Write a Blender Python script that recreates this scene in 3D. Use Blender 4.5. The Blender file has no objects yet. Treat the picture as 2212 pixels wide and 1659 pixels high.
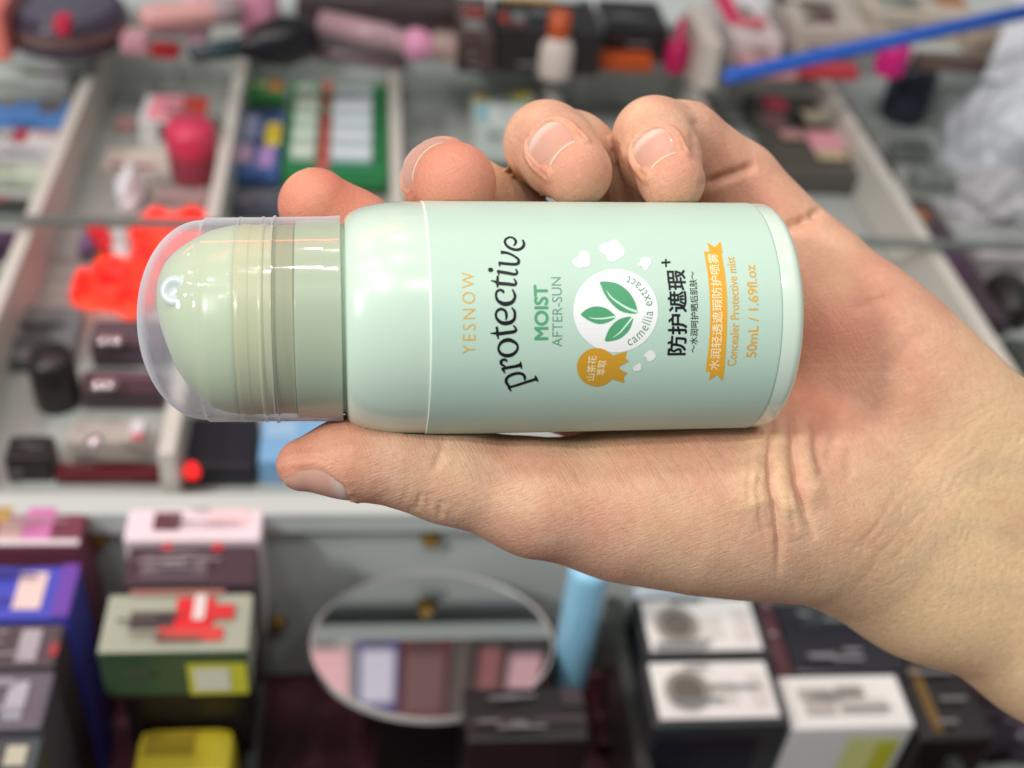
import bpy, bmesh, math, random
import numpy as np
from mathutils import Vector, Matrix

# ------------------------------------------------------------------ camera, light, exposure
FPX, CX, CY = 2565.0, 1106.0, 829.5          # focal length and centre in pixels of a 2212 x 1659 frame
scene = bpy.context.scene
_n = lambda v: np.array(v, float) / np.linalg.norm(v)
YD = _n((-296.0, -2179.0, 2565.0))           # world +Y seen in camera axes (x right, y down, z forward)
XD = _n((20580.0, 224.0, 2565.0)); XD = _n(XD - XD.dot(YD) * YD)
ZD = np.cross(XD, YD)
C2W = np.array([XD, YD, ZD])                 # camera axes -> world axes
CAM_H = 0.37                                 # camera height over the display tray
CAM_POS = np.array([0.0, 0.0, CAM_H])

def ray(px, py):
    return C2W @ np.array([(px - CX) / FPX, (py - CY) / FPX, 1.0])

def on_z(px, py, z):                         # point of a horizontal plane under a pixel
    r = ray(px, py); t = (z - CAM_H) / r[2]
    return CAM_POS + t * r

def on_y(px, py, y):
    r = ray(px, py); t = y / r[1]
    return CAM_POS + t * r

def cam_mm(p):                               # millimetres in camera axes -> world metres
    p = np.asarray(p, float)
    return (p * 0.001) @ C2W.T + CAM_POS

def pz(px, py, z):                           # pixel and depth (mm) -> camera axes, mm
    return np.array([(px - CX) * z / FPX, (py - CY) * z / FPX, z])

cam_data = bpy.data.cameras.new('camera'); cam = bpy.data.objects.new('camera', cam_data)
scene.collection.objects.link(cam)
cam_data.sensor_width = 36.0; cam_data.lens = 36.0 * FPX / 2212.0
cam_data.clip_start = 0.01; cam_data.clip_end = 50.0
mw = Matrix.Identity(4)
for i in range(3):
    mw[i][0] = C2W[i, 0]; mw[i][1] = -C2W[i, 1]; mw[i][2] = -C2W[i, 2]; mw[i][3] = CAM_POS[i]
cam.matrix_world = mw
cam_data.dof.use_dof = True
cam_data.dof.focus_distance = 0.190
cam_data.dof.aperture_fstop = cam_data.lens / 3.1
scene.camera = cam

world = bpy.data.worlds.new('World'); scene.world = world; world.use_nodes = True
bg = world.node_tree.nodes['Background']
bg.inputs[0].default_value = (0.93, 0.97, 1.0, 1); bg.inputs[1].default_value = 0.25

def area(name, loc, target, size, power, color=(1, 1, 1), shape='DISK', size_y=None):
    l = bpy.data.lights.new(name, 'AREA'); l.energy = power; l.color = color; l.shape = shape; l.size = size
    if size_y: l.size_y = size_y
    o = bpy.data.objects.new(name, l); scene.collection.objects.link(o)
    o.location = loc
    o.rotation_euler = (Vector(target) - Vector(loc)).to_track_quat('-Z', 'Y').to_euler()
    return o

HAND_AT = (0.0, 0.14, 0.26)
# ceiling of the shop: rows of small LED downlights, and one brighter spotlight over the viewer's shoulder
for i, (x, y, e) in enumerate([(-1.0, 0.2, 9), (-0.55, 0.25, 10), (-0.1, 0.3, 8), (0.35, 0.35, 6), (0.8, 0.4, 5),
                               (-0.9, -0.5, 16), (-0.4, -0.45, 16), (0.1, -0.4, 14), (0.6, -0.35, 14),
                               (-0.7, 1.0, 8), (-0.1, 1.05, 8), (0.5, 1.1, 8), (1.1, 1.15, 7)]):
    area('ceiling_downlight', (x, y, 1.75), (x * 0.5, 0.3, 0), 0.06, e * 0.19, (1.0, 0.97, 0.92))
KEY = C2W @ _n((-0.62, -0.22, -0.75))
area('ceiling_spotlight', tuple(np.array(HAND_AT) + 1.35 * KEY), HAND_AT, 0.17, 11.0, (1.0, 0.98, 0.95))
# the shop's red LED sign above the shelf (out of frame), reflected in the cap and the shoulder
area('red_led_sign', (-0.30, 0.78, 1.0), HAND_AT, 0.55, 1.5, (1.0, 0.05, 0.03), 'RECTANGLE', 0.04)

# a second row of small LEDs, added for more dot highlights in the cap
for i in range(9):
    area('led_strip_lamp', (-0.42 + 0.035 * i, 0.02 - 0.012 * i, 1.15), HAND_AT, 0.012, 0.12, (1.0, 0.98, 0.95))

scene.view_settings.view_transform = 'Standard'
scene.view_settings.look = 'None'
scene.view_settings.exposure = 0.0
scene.view_settings.gamma = 1.0
scene.cycles.use_denoising = True
scene.cycles.max_bounces = 10
scene.cycles.transparent_max_bounces = 12
scene.cycles.caustics_reflective = False
scene.cycles.caustics_refractive = False
scene.cycles.sample_clamp_indirect = 6.0

# ------------------------------------------------------------------ helpers
def lin(c):
    return tuple(((v / 255.0) / 12.92 if v <= 10 else ((v / 255.0 + 0.055) / 1.055) ** 2.4) for v in c)

def col4(c):
    return (*lin(c), 1.0)

MATS = {}
def mat(name, rgb, rough=0.5, spec=0.5, metallic=0.0, coat=0.0, noise=0.0, nscale=300.0, trans=0.0, emit=None,
        emit_s=1.0, alpha=1.0, ior=1.45):
    if name in MATS: return MATS[name]
    m = bpy.data.materials.new(name); m.use_nodes = True
    nt = m.node_tree; p = nt.nodes['Principled BSDF']
    p.inputs['Base Color'].default_value = col4(rgb)
    p.inputs['Roughness'].default_value = rough
    p.inputs['Specular IOR Level'].default_value = spec
    p.inputs['Metallic'].default_value = metallic
    p.inputs['Coat Weight'].default_value = coat
    p.inputs['Coat Roughness'].default_value = 0.05
    p.inputs['Transmission Weight'].default_value = trans
    p.inputs['IOR'].default_value = ior
    p.inputs['Alpha'].default_value = alpha
    if emit:
        p.inputs['Emission Color'].default_value = col4(emit); p.inputs['Emission Strength'].default_value = emit_s
    if noise > 0:
        tc = nt.nodes.new('ShaderNodeTexCoord'); nz = nt.nodes.new('ShaderNodeTexNoise')
        nz.inputs['Scale'].default_value = nscale; nz.inputs['Detail'].default_value = 4
        mr = nt.nodes.new('ShaderNodeMapRange'); mr.inputs['To Min'].default_value = 1 - noise; mr.inputs['To Max'].default_value = 1 + noise
        mx = nt.nodes.new('ShaderNodeMix'); mx.data_type = 'RGBA'; mx.blend_type = 'MULTIPLY'; mx.inputs['Factor'].default_value = 1
        mx.inputs['A'].default_value = col4(rgb)
        nt.links.new(tc.outputs['Object'], nz.inputs['Vector']); nt.links.new(nz.outputs['Fac'], mr.inputs['Value'])
        nt.links.new(mr.outputs['Result'], mx.inputs['B']); nt.links.new(mx.outputs['Result'], p.inputs['Base Color'])
    MATS[name] = m
    return m

def link(name, me, m=None, parent=None, smooth=False):
    o = bpy.data.objects.new(name, me); scene.collection.objects.link(o)
    if m: me.materials.append(m)
    if smooth:
        me.polygons.foreach_set('use_smooth', [True] * len(me.polygons))
    if parent: o.parent = parent
    return o

def empty(name, loc):
    o = bpy.data.objects.new(name, None); scene.collection.objects.link(o); o.location = loc; o.empty_display_size = 0.01
    return o

def tag(o, label=None, cat=None, group=None, kind=None):
    if label: o['label'] = label
    if cat: o['category'] = cat
    if group: o['group'] = group
    if kind: o['kind'] = kind
    return o

# ------------------------------------------------------------------ the spray bottle
BR = 19.0                                              # can radius, mm
ALPHA = math.atan((CX - 730.0) / FPX); BETA = 0.016
AX = _n((math.cos(ALPHA), -BETA, math.sin(ALPHA)))     # bottle axis, cap -> base, camera axes
BO = pz(918, 688.0, 195.0)                             # axis point at the label's upper edge
BT = _n(-BO - (-BO).dot(AX) * AX)                      # towards the camera
BU = np.cross(AX, BT); BU = BU if BU[1] < 0 else -BU   # picture-up side of the bottle

def sil(px, py):                                       # pixel -> (s, radius) on the plane through the axis facing the camera
    r = pz(px, py, 1.0); t = BO.dot(BT) / r.dot(BT); q = r * t - BO
    return q.dot(AX), q.dot(BU)

def cyl(px, py, R):                                    # pixel -> (s, arc length mm) on the can's front
    r = _n(pz(px, py, 1.0)); rp = r - r.dot(AX) * AX; o = -BO; op = o - o.dot(AX) * AX
    a = rp.dot(rp); b = 2 * rp.dot(op); c = op.dot(op) - R * R
    disc = max(b * b - 4 * a * c, 0.0)
    t = (-b - math.sqrt(disc)) / (2 * a); q = r * t - BO
    return q.dot(AX), math.atan2(q.dot(BU), q.dot(BT)) * R

def bpt(s, phi, R):                                    # bottle coordinates -> world
    return cam_mm(BO + s * AX + R * (math.cos(phi) * BT + math.sin(phi) * BU))

BW = cam_mm(BO)
bottle = empty('spray_bottle', BW)
tag(bottle, 'mint green spray can with clear domed cap, held in the hand', 'bottle')

def revolve(name, prof, m, parent, seg=128, shift=None, close=False):
    verts, faces = [], []
    n = len(prof)
    for i, (s, r) in enumerate(prof):
        for k in range(seg):
            ph = 2 * math.pi * k / seg
            p = bpt(s, ph, max(r, 1e-3))
            if shift: p = p + (shift(i) * 0.001) * (C2W @ BU)
            verts.append(p - BW)
    for i in range(n - 1 if not close else n):
        j = (i + 1) % n
        for k in range(seg):
            k2 = (k + 1) % seg
            faces.append((i * seg + k, i * seg + k2, j * seg + k2, j * seg + k))
    me = bpy.data.meshes.new(name); me.from_pydata([tuple(v) for v in verts], [], faces); me.update()
    bm = bmesh.new(); bm.from_mesh(me); bmesh.ops.remove_doubles(bm, verts=bm.verts, dist=2e-6)
    bmesh.ops.recalc_face_normals(bm, faces=bm.faces); bm.to_mesh(me); bm.free()
    o = link(name, me, m, parent, smooth=True)
    return o

def crisp(pts, d=0.12):                                # tighten corners so smooth shading keeps them
    out = []
    for i, p in enumerate(pts):
        if i and i < len(pts) - 1:
            a, b, c = np.array(pts[i - 1]), np.array(p), np.array(pts[i + 1])
            la, lc = np.linalg.norm(a - b), np.linalg.norm(c - b)
            out.append(tuple(b + (a - b) * min(d / max(la, 1e-6), 0.3))); out.append(tuple(b))
            out.append(tuple(b + (c - b) * min(d / max(lc, 1e-6), 0.3)))
        else: out.append(tuple(p))
    return out

S = lambda x: sil(x, 686)[0]
def front_s(x, R=BR): return cyl(x, 684, R)[0]

# painted can
paint = bpy.data.materials.new('mint_can_paint'); paint.use_nodes = True
_p = paint.node_tree.nodes['Principled BSDF']
_p.inputs['Base Color'].default_value = col4((200, 222, 205)); _p.inputs['Roughness'].default_value = 0.25
_p.inputs['Coat Weight'].default_value = 0.9; _p.inputs['Coat Roughness'].default_value = 0.03
s_neck = S(741); s_sh = S(880); s_base = front_s(1745)
prof = [(s_neck - 2.0, 15.3), (s_neck + 0.1, 15.4)]
for i in range(17):
    th = i / 16 * math.pi / 2
    prof.append((s_neck + 0.3 + (s_sh - s_neck) * (1 - math.cos(th)) ** 1.0, 15.7 + (BR - 15.7) * math.sin(th) ** 0.9))
prof.append((S(905), BR))
rc = 2.0
prof += [(s_base - rc - 4, BR - 0.01), (s_base - 4, BR - 0.6), (s_base - 3.5, 0.01)]
can = revolve('can_body', prof, paint, bottle, 160)
ring_m = paint.copy(); ring_m.name = 'pale_base_paint'; ring_m.node_tree.nodes['Principled BSDF'].inputs['Base Color'].default_value = col4((213, 231, 215))
sl1 = cyl(1690, 684, BR + 0.09)[0]
prof = [(sl1 - 1.0, BR - 0.02), (sl1 + 0.02, BR + 0.02), (sl1 + 0.6, BR + 0.03), (s_base - rc - 1.0, BR + 0.02)]
for i in range(11):
    th = i / 10 * math.pi / 2
    prof.append((s_base - rc + rc * math.sin(th), BR - rc + rc * math.cos(th)))
prof += [(s_base, 14.0), (s_base - 0.3, 13.4), (s_base - 2.5, 12.5), (s_base - 3.5, 0.01)]
revolve('base_ring', prof, ring_m, bottle, 160)
# ring coloured dark, added to fill the dark gap under the cap
revolve('gap_ring', [(S(733), 14.2), (S(736), 15.2), (s_neck + 0.4, 15.5), (s_neck + 0.5, 14.5)],
        mat('dark_gap_green', (92, 106, 74), 0.5), bottle, 128)

# paper label sleeve
LR = BR + 0.09
label_m = bpy.data.materials.new('mint_label_film'); label_m.use_nodes = True
nt = label_m.node_tree; _p = nt.nodes['Principled BSDF']
_p.inputs['Base Color'].default_value = col4((186, 213, 197)); _p.inputs['Roughness'].default_value = 0.42
_p.inputs['Specular IOR Level'].default_value = 0.4
tc = nt.nodes.new('ShaderNodeTexCoord'); nz = nt.nodes.new('ShaderNodeTexNoise')
nz.inputs['Scale'].default_value = 3500; nz.inputs['Detail'].default_value = 2
mp = nt.nodes.new('ShaderNodeMapRange'); mp.inputs['To Min'].default_value = 0.955; mp.inputs['To Max'].default_value = 1.045
mx = nt.nodes.new('ShaderNodeMix'); mx.data_type = 'RGBA'; mx.blend_type = 'MULTIPLY'; mx.inputs['Factor'].default_value = 1
mx.inputs['A'].default_value = col4((186, 213, 197))
nt.links.new(tc.outputs['Object'], nz.inputs['Vector']); nt.links.new(nz.outputs['Fac'], mp.inputs['Value'])
nt.links.new(mp.outputs['Result'], mx.inputs['B']); nt.links.new(mx.outputs['Result'], _p.inputs['Base Color'])
bp = nt.nodes.new('ShaderNodeBump'); bp.inputs['Strength'].default_value = 0.06; bp.inputs['Distance'].default_value = 0.0002
nz2 = nt.nodes.new('ShaderNodeTexNoise'); nz2.inputs['Scale'].default_value = 260; nz2.inputs['Detail'].default_value = 3
nt.links.new(tc.outputs['Object'], nz2.inputs['Vector']); nt.links.new(nz2.outputs['Fac'], bp.inputs['Height']); nt.links.new(bp.outputs['Normal'], _p.inputs['Normal'])
nz3 = nt.nodes.new('ShaderNodeTexNoise'); nz3.inputs['Scale'].default_value = 90; nz3.inputs['Detail'].default_value = 5
mp3 = nt.nodes.new('ShaderNodeMapRange'); mp3.inputs['From Min'].default_value = 0.35; mp3.inputs['From Max'].default_value = 0.65; mp3.inputs['To Min'].default_value = 0.34; mp3.inputs['To Max'].default_value = 0.5
nt.links.new(tc.outputs['Object'], nz3.inputs['Vector']); nt.links.new(nz3.outputs['Fac'], mp3.inputs['Value']); nt.links.new(mp3.outputs['Result'], _p.inputs['Roughness'])
sl0 = cyl(932, 684, LR)[0]; sl1 = cyl(1690, 684, LR)[0]
lab = revolve('label', [(sl0, BR - 0.02), (sl0, LR - 0.02), (sl0 + 0.05, LR), (sl0 + 0.3, LR), (sl1 - 0.3, LR), (sl1 - 0.05, LR), (sl1, LR - 0.02), (sl1, BR - 0.02)],
              label_m, bottle, 200)
revolve('label_edge', [(sl0 - 0.14, BR - 0.01), (sl0 - 0.14, BR + 0.11), (sl0 + 0.02, LR + 0.02), (sl0 + 0.08, LR + 0.01)],
        mat('label_cut_edge', (232, 245, 236), 0.5), lab, 160)

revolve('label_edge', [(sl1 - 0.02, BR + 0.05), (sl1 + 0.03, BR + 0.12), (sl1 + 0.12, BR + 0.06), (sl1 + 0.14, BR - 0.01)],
        mat('label_shadow_edge', (150, 182, 166), 0.5), lab, 160)  # raised ring painted darker, for the shaded gap where the label ends

# green collar and actuator below the clear cap
green_pl = bpy.data.materials.new('pale_green_plastic'); green_pl.use_nodes = True
_p = green_pl.node_tree.nodes['Principled BSDF']
_p.inputs['Base Color'].default_value = col4((190, 208, 166)); _p.inputs['Roughness'].default_value = 0.3
_p.inputs['Subsurface Weight'].default_value = 0.25; _p.inputs['Subsurface Radius'].default_value = (0.8, 1.0, 0.6); _p.inputs['Subsurface Scale'].default_value = 0.002
_p.inputs['Coat Weight'].default_value = 0.35; _p.inputs['Coat Roughness'].default_value = 0.08
def rr(px): return px * 195.0 / FPX
band_m = green_pl.copy(); band_m.name = 'olive_green_plastic'; band_m.node_tree.nodes['Principled BSDF'].inputs['Base Color'].default_value = col4((192, 198, 148))
dull_m = green_pl.copy(); dull_m.name = 'dull_green_plastic'; dull_m.node_tree.nodes['Principled BSDF'].inputs['Base Color'].default_value = col4((168, 186, 146))
col_o = revolve('collar', crisp([(S(640), rr(200)), (S(644), rr(209)), (S(700), rr(211)), (S(733), rr(212)), (S(737), rr(212)), (S(737), rr(202)), (S(734), rr(198))]), dull_m, bottle, 160)
revolve('groove', crisp([(S(597), rr(196)), (S(600), rr(203)), (S(606), rr(199)), (S(638), rr(200)), (S(641), rr(206))]), mat('groove_green', (150, 158, 110), 0.4), bottle, 160)
ap = []
sh = []
tab = np.array([(341.5, 46, 0.05), (342.5, 46, 22), (346, 44, 42), (352, 40, 60), (364, 33, 85), (383, 20, 115), (400, 13, 133), (416, 8, 147), (433, 5, 158), (459, 1, 174), (490, 0, 182), (518, 0, 187)])
tt_ = np.linspace(0, len(tab) - 1, 34)
for q in tt_:                                          # domed actuator, its nose off the axis
    x, c_, r_ = [np.interp(q, range(len(tab)), tab[:, k]) for k in range(3)]
    ap.append((S(x), rr(r_ * 1.07))); sh.append(rr(c_))
base_ring = [(S(519), rr(199.5)), (S(523), rr(199)), (S(529), rr(201)), (S(548), rr(201)), (S(550), rr(200)), (S(571), rr(200)), (S(573), rr(203)), (S(578), rr(203)), (S(580), rr(200)), (S(597), rr(200.0))]
ap += base_ring[:1]; sh += [0]; revolve('band', crisp(base_ring, 0.1), band_m, bottle, 160)
act = revolve('actuator', ap, green_pl, bottle, 128, shift=lambda i: sh[i])
# round spray orifice on the actuator's nose
oc = sil(396, 630); 
def disc_part(name, px, py, r, h, m, parent, depth_r):
    s, up = sil(px, py); zf = math.sqrt(max(depth_r ** 2 - up ** 2, 1.0))
    c = BO + s * AX + up * BU + zf * BT
    nrm = _n(BT * 0.93 - AX * 0.3 + BU * 0.1); e1 = _n(np.cross(nrm, BU)); e2 = np.cross(nrm, e1)
    verts, faces = [], []
    pr = [(r, -1.5), (r, h * 0.4), (r * 0.94, h * 0.8), (r * 0.8, h), (r * 0.45, h * 1.0), (r * 0.4, h * 0.6), (r * 0.12, h * 0.5), (0.01, h * 0.5)]
    for q, d in pr:
        for k in range(40):
            a = 2 * math.pi * k / 40
            verts.append(tuple(cam_mm(c + e1 * q * math.cos(a) + e2 * q * math.sin(a) + nrm * d) - BW))
    for i in range(len(pr) - 1):
        for k in range(40):
            faces.append((i * 40 + k, i * 40 + (k + 1) % 40, (i + 1) * 40 + (k + 1) % 40, (i + 1) * 40 + k))
    me = bpy.data.meshes.new(name); me.from_pydata(verts, [], faces); me.update()
    bm = bmesh.new(); bm.from_mesh(me); bmesh.ops.recalc_face_normals(bm, faces=bm.faces); bm.to_mesh(me); bm.free()
    return link(name, me, m, parent, True)
disc_part('spray_orifice', 396, 631, 2.35, 0.5, mat('orifice_plastic', (205, 220, 212), 0.15, coat=0.6), act, 10.95)

# clear overcap: thin shell of clear plastic
clear = bpy.data.materials.new('clear_plastic'); clear.use_nodes = True
nt = clear.node_tree; _p = nt.nodes['Principled BSDF']
_p.inputs['Base Color'].default_value = (0.97, 0.975, 0.99, 1); _p.inputs['Roughness'].default_value = 0.03
_p.inputs['Transmission Weight'].default_value = 1.0; _p.inputs['IOR'].default_value = 1.38
outn = nt.nodes['Material Output']
df = nt.nodes.new('ShaderNodeBsdfDiffuse'); df.inputs['Color'].default_value = (0.85, 0.86, 1.0, 1)
tl = nt.nodes.new('ShaderNodeBsdfTranslucent'); tl.inputs['Color'].default_value = (0.85, 0.86, 1.0, 1)
dm = nt.nodes.new('ShaderNodeMixShader'); dm.inputs['Fac'].default_value = 0.35
lw = nt.nodes.new('ShaderNodeLayerWeight'); lw.inputs['Blend'].default_value = 0.5      # lavender haze painted in at the rim, for bright surroundings refracted there
hz_ = nt.nodes.new('ShaderNodeMapRange'); hz_.inputs['From Min'].default_value = 0.6; hz_.inputs['From Max'].default_value = 1.0
hz_.inputs['To Min'].default_value = 0.19; hz_.inputs['To Max'].default_value = 0.70
tr = nt.nodes.new('ShaderNodeBsdfTransparent'); tr.inputs['Color'].default_value = (0.99, 0.992, 0.995, 1)
gl = nt.nodes.new('ShaderNodeBsdfGlossy'); gl.inputs['Roughness'].default_value = 0.05
ms = nt.nodes.new('ShaderNodeMixShader'); ms2 = nt.nodes.new('ShaderNodeMixShader'); LK = nt.links.new
LK(df.outputs['BSDF'], dm.inputs[1]); LK(tl.outputs['BSDF'], dm.inputs[2]); LK(lw.outputs['Facing'], hz_.inputs['Value'])
pw = nt.nodes.new('ShaderNodeMath'); pw.operation = 'POWER'; pw.inputs[1].default_value = 5.0; LK(lw.outputs['Facing'], pw.inputs[0])
sk = nt.nodes.new('ShaderNodeMath'); sk.operation = 'MULTIPLY_ADD'; LK(pw.outputs['Value'], sk.inputs[0]); sk.inputs[1].default_value = 0.95; sk.inputs[2].default_value = 0.045
LK(sk.outputs['Value'], ms2.inputs['Fac']); LK(tr.outputs['BSDF'], ms2.inputs[1]); LK(gl.outputs['BSDF'], ms2.inputs[2])
LK(hz_.outputs['Result'], ms.inputs['Fac']); LK(ms2.outputs['Shader'], ms.inputs[1]); LK(dm.outputs['Shader'], ms.inputs[2])
LK(ms.outputs['Shader'], outn.inputs['Surface'])
cp = []
for i in range(30):
    th = i / 29 * math.pi / 2
    cp.append((S(300) + (S(446) - S(300)) * (1 - math.cos(th)), max(rr(209) * math.sin(th) ** 0.97, 0.002)))
cp += crisp([(S(448), rr(211)), (S(452), rr(214)), (S(524), rr(214.5)), (S(525), rr(216)), (S(528), rr(216)), (S(529), rr(214.8)), (S(572), rr(215)), (S(573), rr(217)), (S(576), rr(217)), (S(577), rr(215)), (S(595), rr(215.5)), (S(597), rr(219)), (S(601), rr(219)), (S(603), rr(215.8)), (S(700), rr(217.5)), (S(736), rr(219.5)), (S(738), rr(219))], 0.08)
revolve('clear_cap', cp + [(S(738), rr(213))], clear, bottle, 160)

# ------------------------------------------------------------------ printing on the label (flat ink shapes wrapped on the can)
def plane(px, py):                                     # pixel -> label plane: x = arc (reading direction), y = up the can
    s, a = cyl(px, py, LR); return (a, -s)

_layer = [0]
def wrap(name, bm, m, off=None, parent=None):
    _layer[0] += 1
    off = 0.05 if off is None else off
    xs = [v.co.x for v in bm.verts]
    x = math.floor(min(xs) / 0.8) * 0.8
    while x < max(xs):
        bmesh.ops.bisect_plane(bm, geom=bm.verts[:] + bm.edges[:] + bm.faces[:], plane_co=(x, 0, 0), plane_no=(1, 0, 0), dist=1e-5)
        x += 0.8
    for v in bm.verts:
        v.co = Vector(bpt(-v.co.y, v.co.x / LR, LR + off + v.co.z) - BW)
    me = bpy.data.meshes.new(name); bm.to_mesh(me); bm.free()
    me.update()
    o = link(name, me, m, parent or lab)
    return o

def ink(name, rgb, rough=0.45):
    return mat(name, rgb, rough, 0.35)
BLACK = ink('black_ink', (22, 20, 28)); GOLD = ink('gold_ink', (222, 168, 52)); GREEN = ink('green_ink', (84, 160, 116))
LGREEN = ink('grey_green_ink', (100, 150, 122)); WHITE = ink('white_ink', (236, 238, 236)); CREAM = ink('cream_ink', (248, 238, 205))
VEIN = ink('pale_vein_ink', (206, 238, 216))

def poly_bm(loops):                                    # filled outline(s) in the label plane
    cu = bpy.data.curves.new('tmp', 'CURVE'); cu.dimensions = '2D'; cu.fill_mode = 'FRONT'
    for lp in loops:
        sp = cu.splines.new('POLY'); sp.points.add(len(lp) - 1)
        for q, (x, y) in zip(sp.points, lp): q.co = (x, y, 0, 1)
        sp.use_cyclic_u = True
    ob = bpy.data.objects.new('tmp', cu); scene.collection.objects.link(ob)
    dg = bpy.context.evaluated_depsgraph_get(); me = bpy.data.meshes.new_from_object(ob.evaluated_get(dg))
    bm = bmesh.new(); bm.from_mesh(me)
    bpy.data.objects.remove(ob); bpy.data.curves.remove(cu); bpy.data.meshes.remove(me)
    return bm

FONT = None
def text_bm(body, bold=0.0, spacing=1.0):
    cu = bpy.data.curves.new('tmp', 'FONT'); cu.body = body; cu.fill_mode = 'FRONT'; cu.offset = bold; cu.space_character = spacing
    cu.resolution_u = 4
    ob = bpy.data.objects.new('tmp', cu); scene.collection.objects.link(ob)
    dg = bpy.context.evaluated_depsgraph_get(); me = bpy.data.meshes.new_from_object(ob.evaluated_get(dg))
    bm = bmesh.new(); bm.from_mesh(me)
    bpy.data.objects.remove(ob); bpy.data.curves.remove(cu); bpy.data.meshes.remove(me)
    return bm

def fit_text(name, body, gx0, gx1, gy0, gy1, m, bold=0.0, off=None, spacing=1.0):
    bm = text_bm(body, min(bold, 0.0), spacing)
    if bold > 0:                                       # heavier weight: the glyphs printed again a hair apart
        src = bm.copy(); me_ = bpy.data.meshes.new('tmp')
        for q in range(8):
            c_ = src.copy(); a_ = math.pi / 4 * q
            for v in c_.verts: v.co += Vector((math.cos(a_) * bold, math.sin(a_) * bold, 0.0009 * (q + 1)))
            c_.to_mesh(me_); bm.from_mesh(me_); c_.free()
        src.free(); bpy.data.meshes.remove(me_)
    ym = 684
    a1 = plane((gx0 + gx1) / 2, gy0)[0]; a0 = plane((gx0 + gx1) / 2, gy1)[0]
    t = plane(gx0, ym)[1]; b = plane(gx1, ym)[1]
    x0 = min(v.co.x for v in bm.verts); x1 = max(v.co.x for v in bm.verts)
    y0 = min(v.co.y for v in bm.verts); y1 = max(v.co.y for v in bm.verts)
    for v in bm.verts:
        v.co.x = a0 + (v.co.x - x0) / (x1 - x0) * (a1 - a0); v.co.y = b + (v.co.y - y0) / (y1 - y0) * (t - b)
    return wrap(name, bm, m, off)

def smooth_path(pts, n=7, closed=False):
    P = np.array(pts, float); N = len(P); out = []
    rng = range(N if closed else N - 1)
    for i in rng:
        if closed: p0, p1, p2, p3 = P[(i - 1) % N], P[i], P[(i + 1) % N], P[(i + 2) % N]
        else: p0, p1, p2, p3 = P[max(i - 1, 0)], P[i], P[i + 1], P[min(i + 2, N - 1)]
        for k in range(n):
            t = k / n
            out.append(0.5 * ((2 * p1) + (-p0 + p2) * t + (2 * p0 - 5 * p1 + 4 * p2 - p3) * t * t + (-p0 + 3 * p1 - 3 * p2 + p3) * t ** 3))
    if not closed: out.append(P[-1])
    return np.array(out)

def stroke_into(bm, pts, to_g, wscale, closed=False, z=0.0):   # pen stroke of changing width, traced in picture units
    path = smooth_path(pts, 7, closed); xy = np.array([plane(*to_g(p[0], p[1])) for p in path]); w = path[:, 2] * wscale
    N = len(xy); L, Rr = [], []
    for i in range(N):
        a = xy[(i - 1) % N] if (closed or i) else xy[0]; b = xy[(i + 1) % N] if (closed or i < N - 1) else xy[-1]
        d = b - a; d = d / max(np.linalg.norm(d), 1e-9); nn = np.array([-d[1], d[0]])
        L.append(bm.verts.new((*(xy[i] + nn * w[i] / 2), z))); Rr.append(bm.verts.new((*(xy[i] - nn * w[i] / 2), z)))
    for i in range(N if closed else N - 1):
        j = (i + 1) % N
        try: bm.faces.new((L[i], Rr[i], Rr[j], L[j]))
        except ValueError: pass

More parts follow.
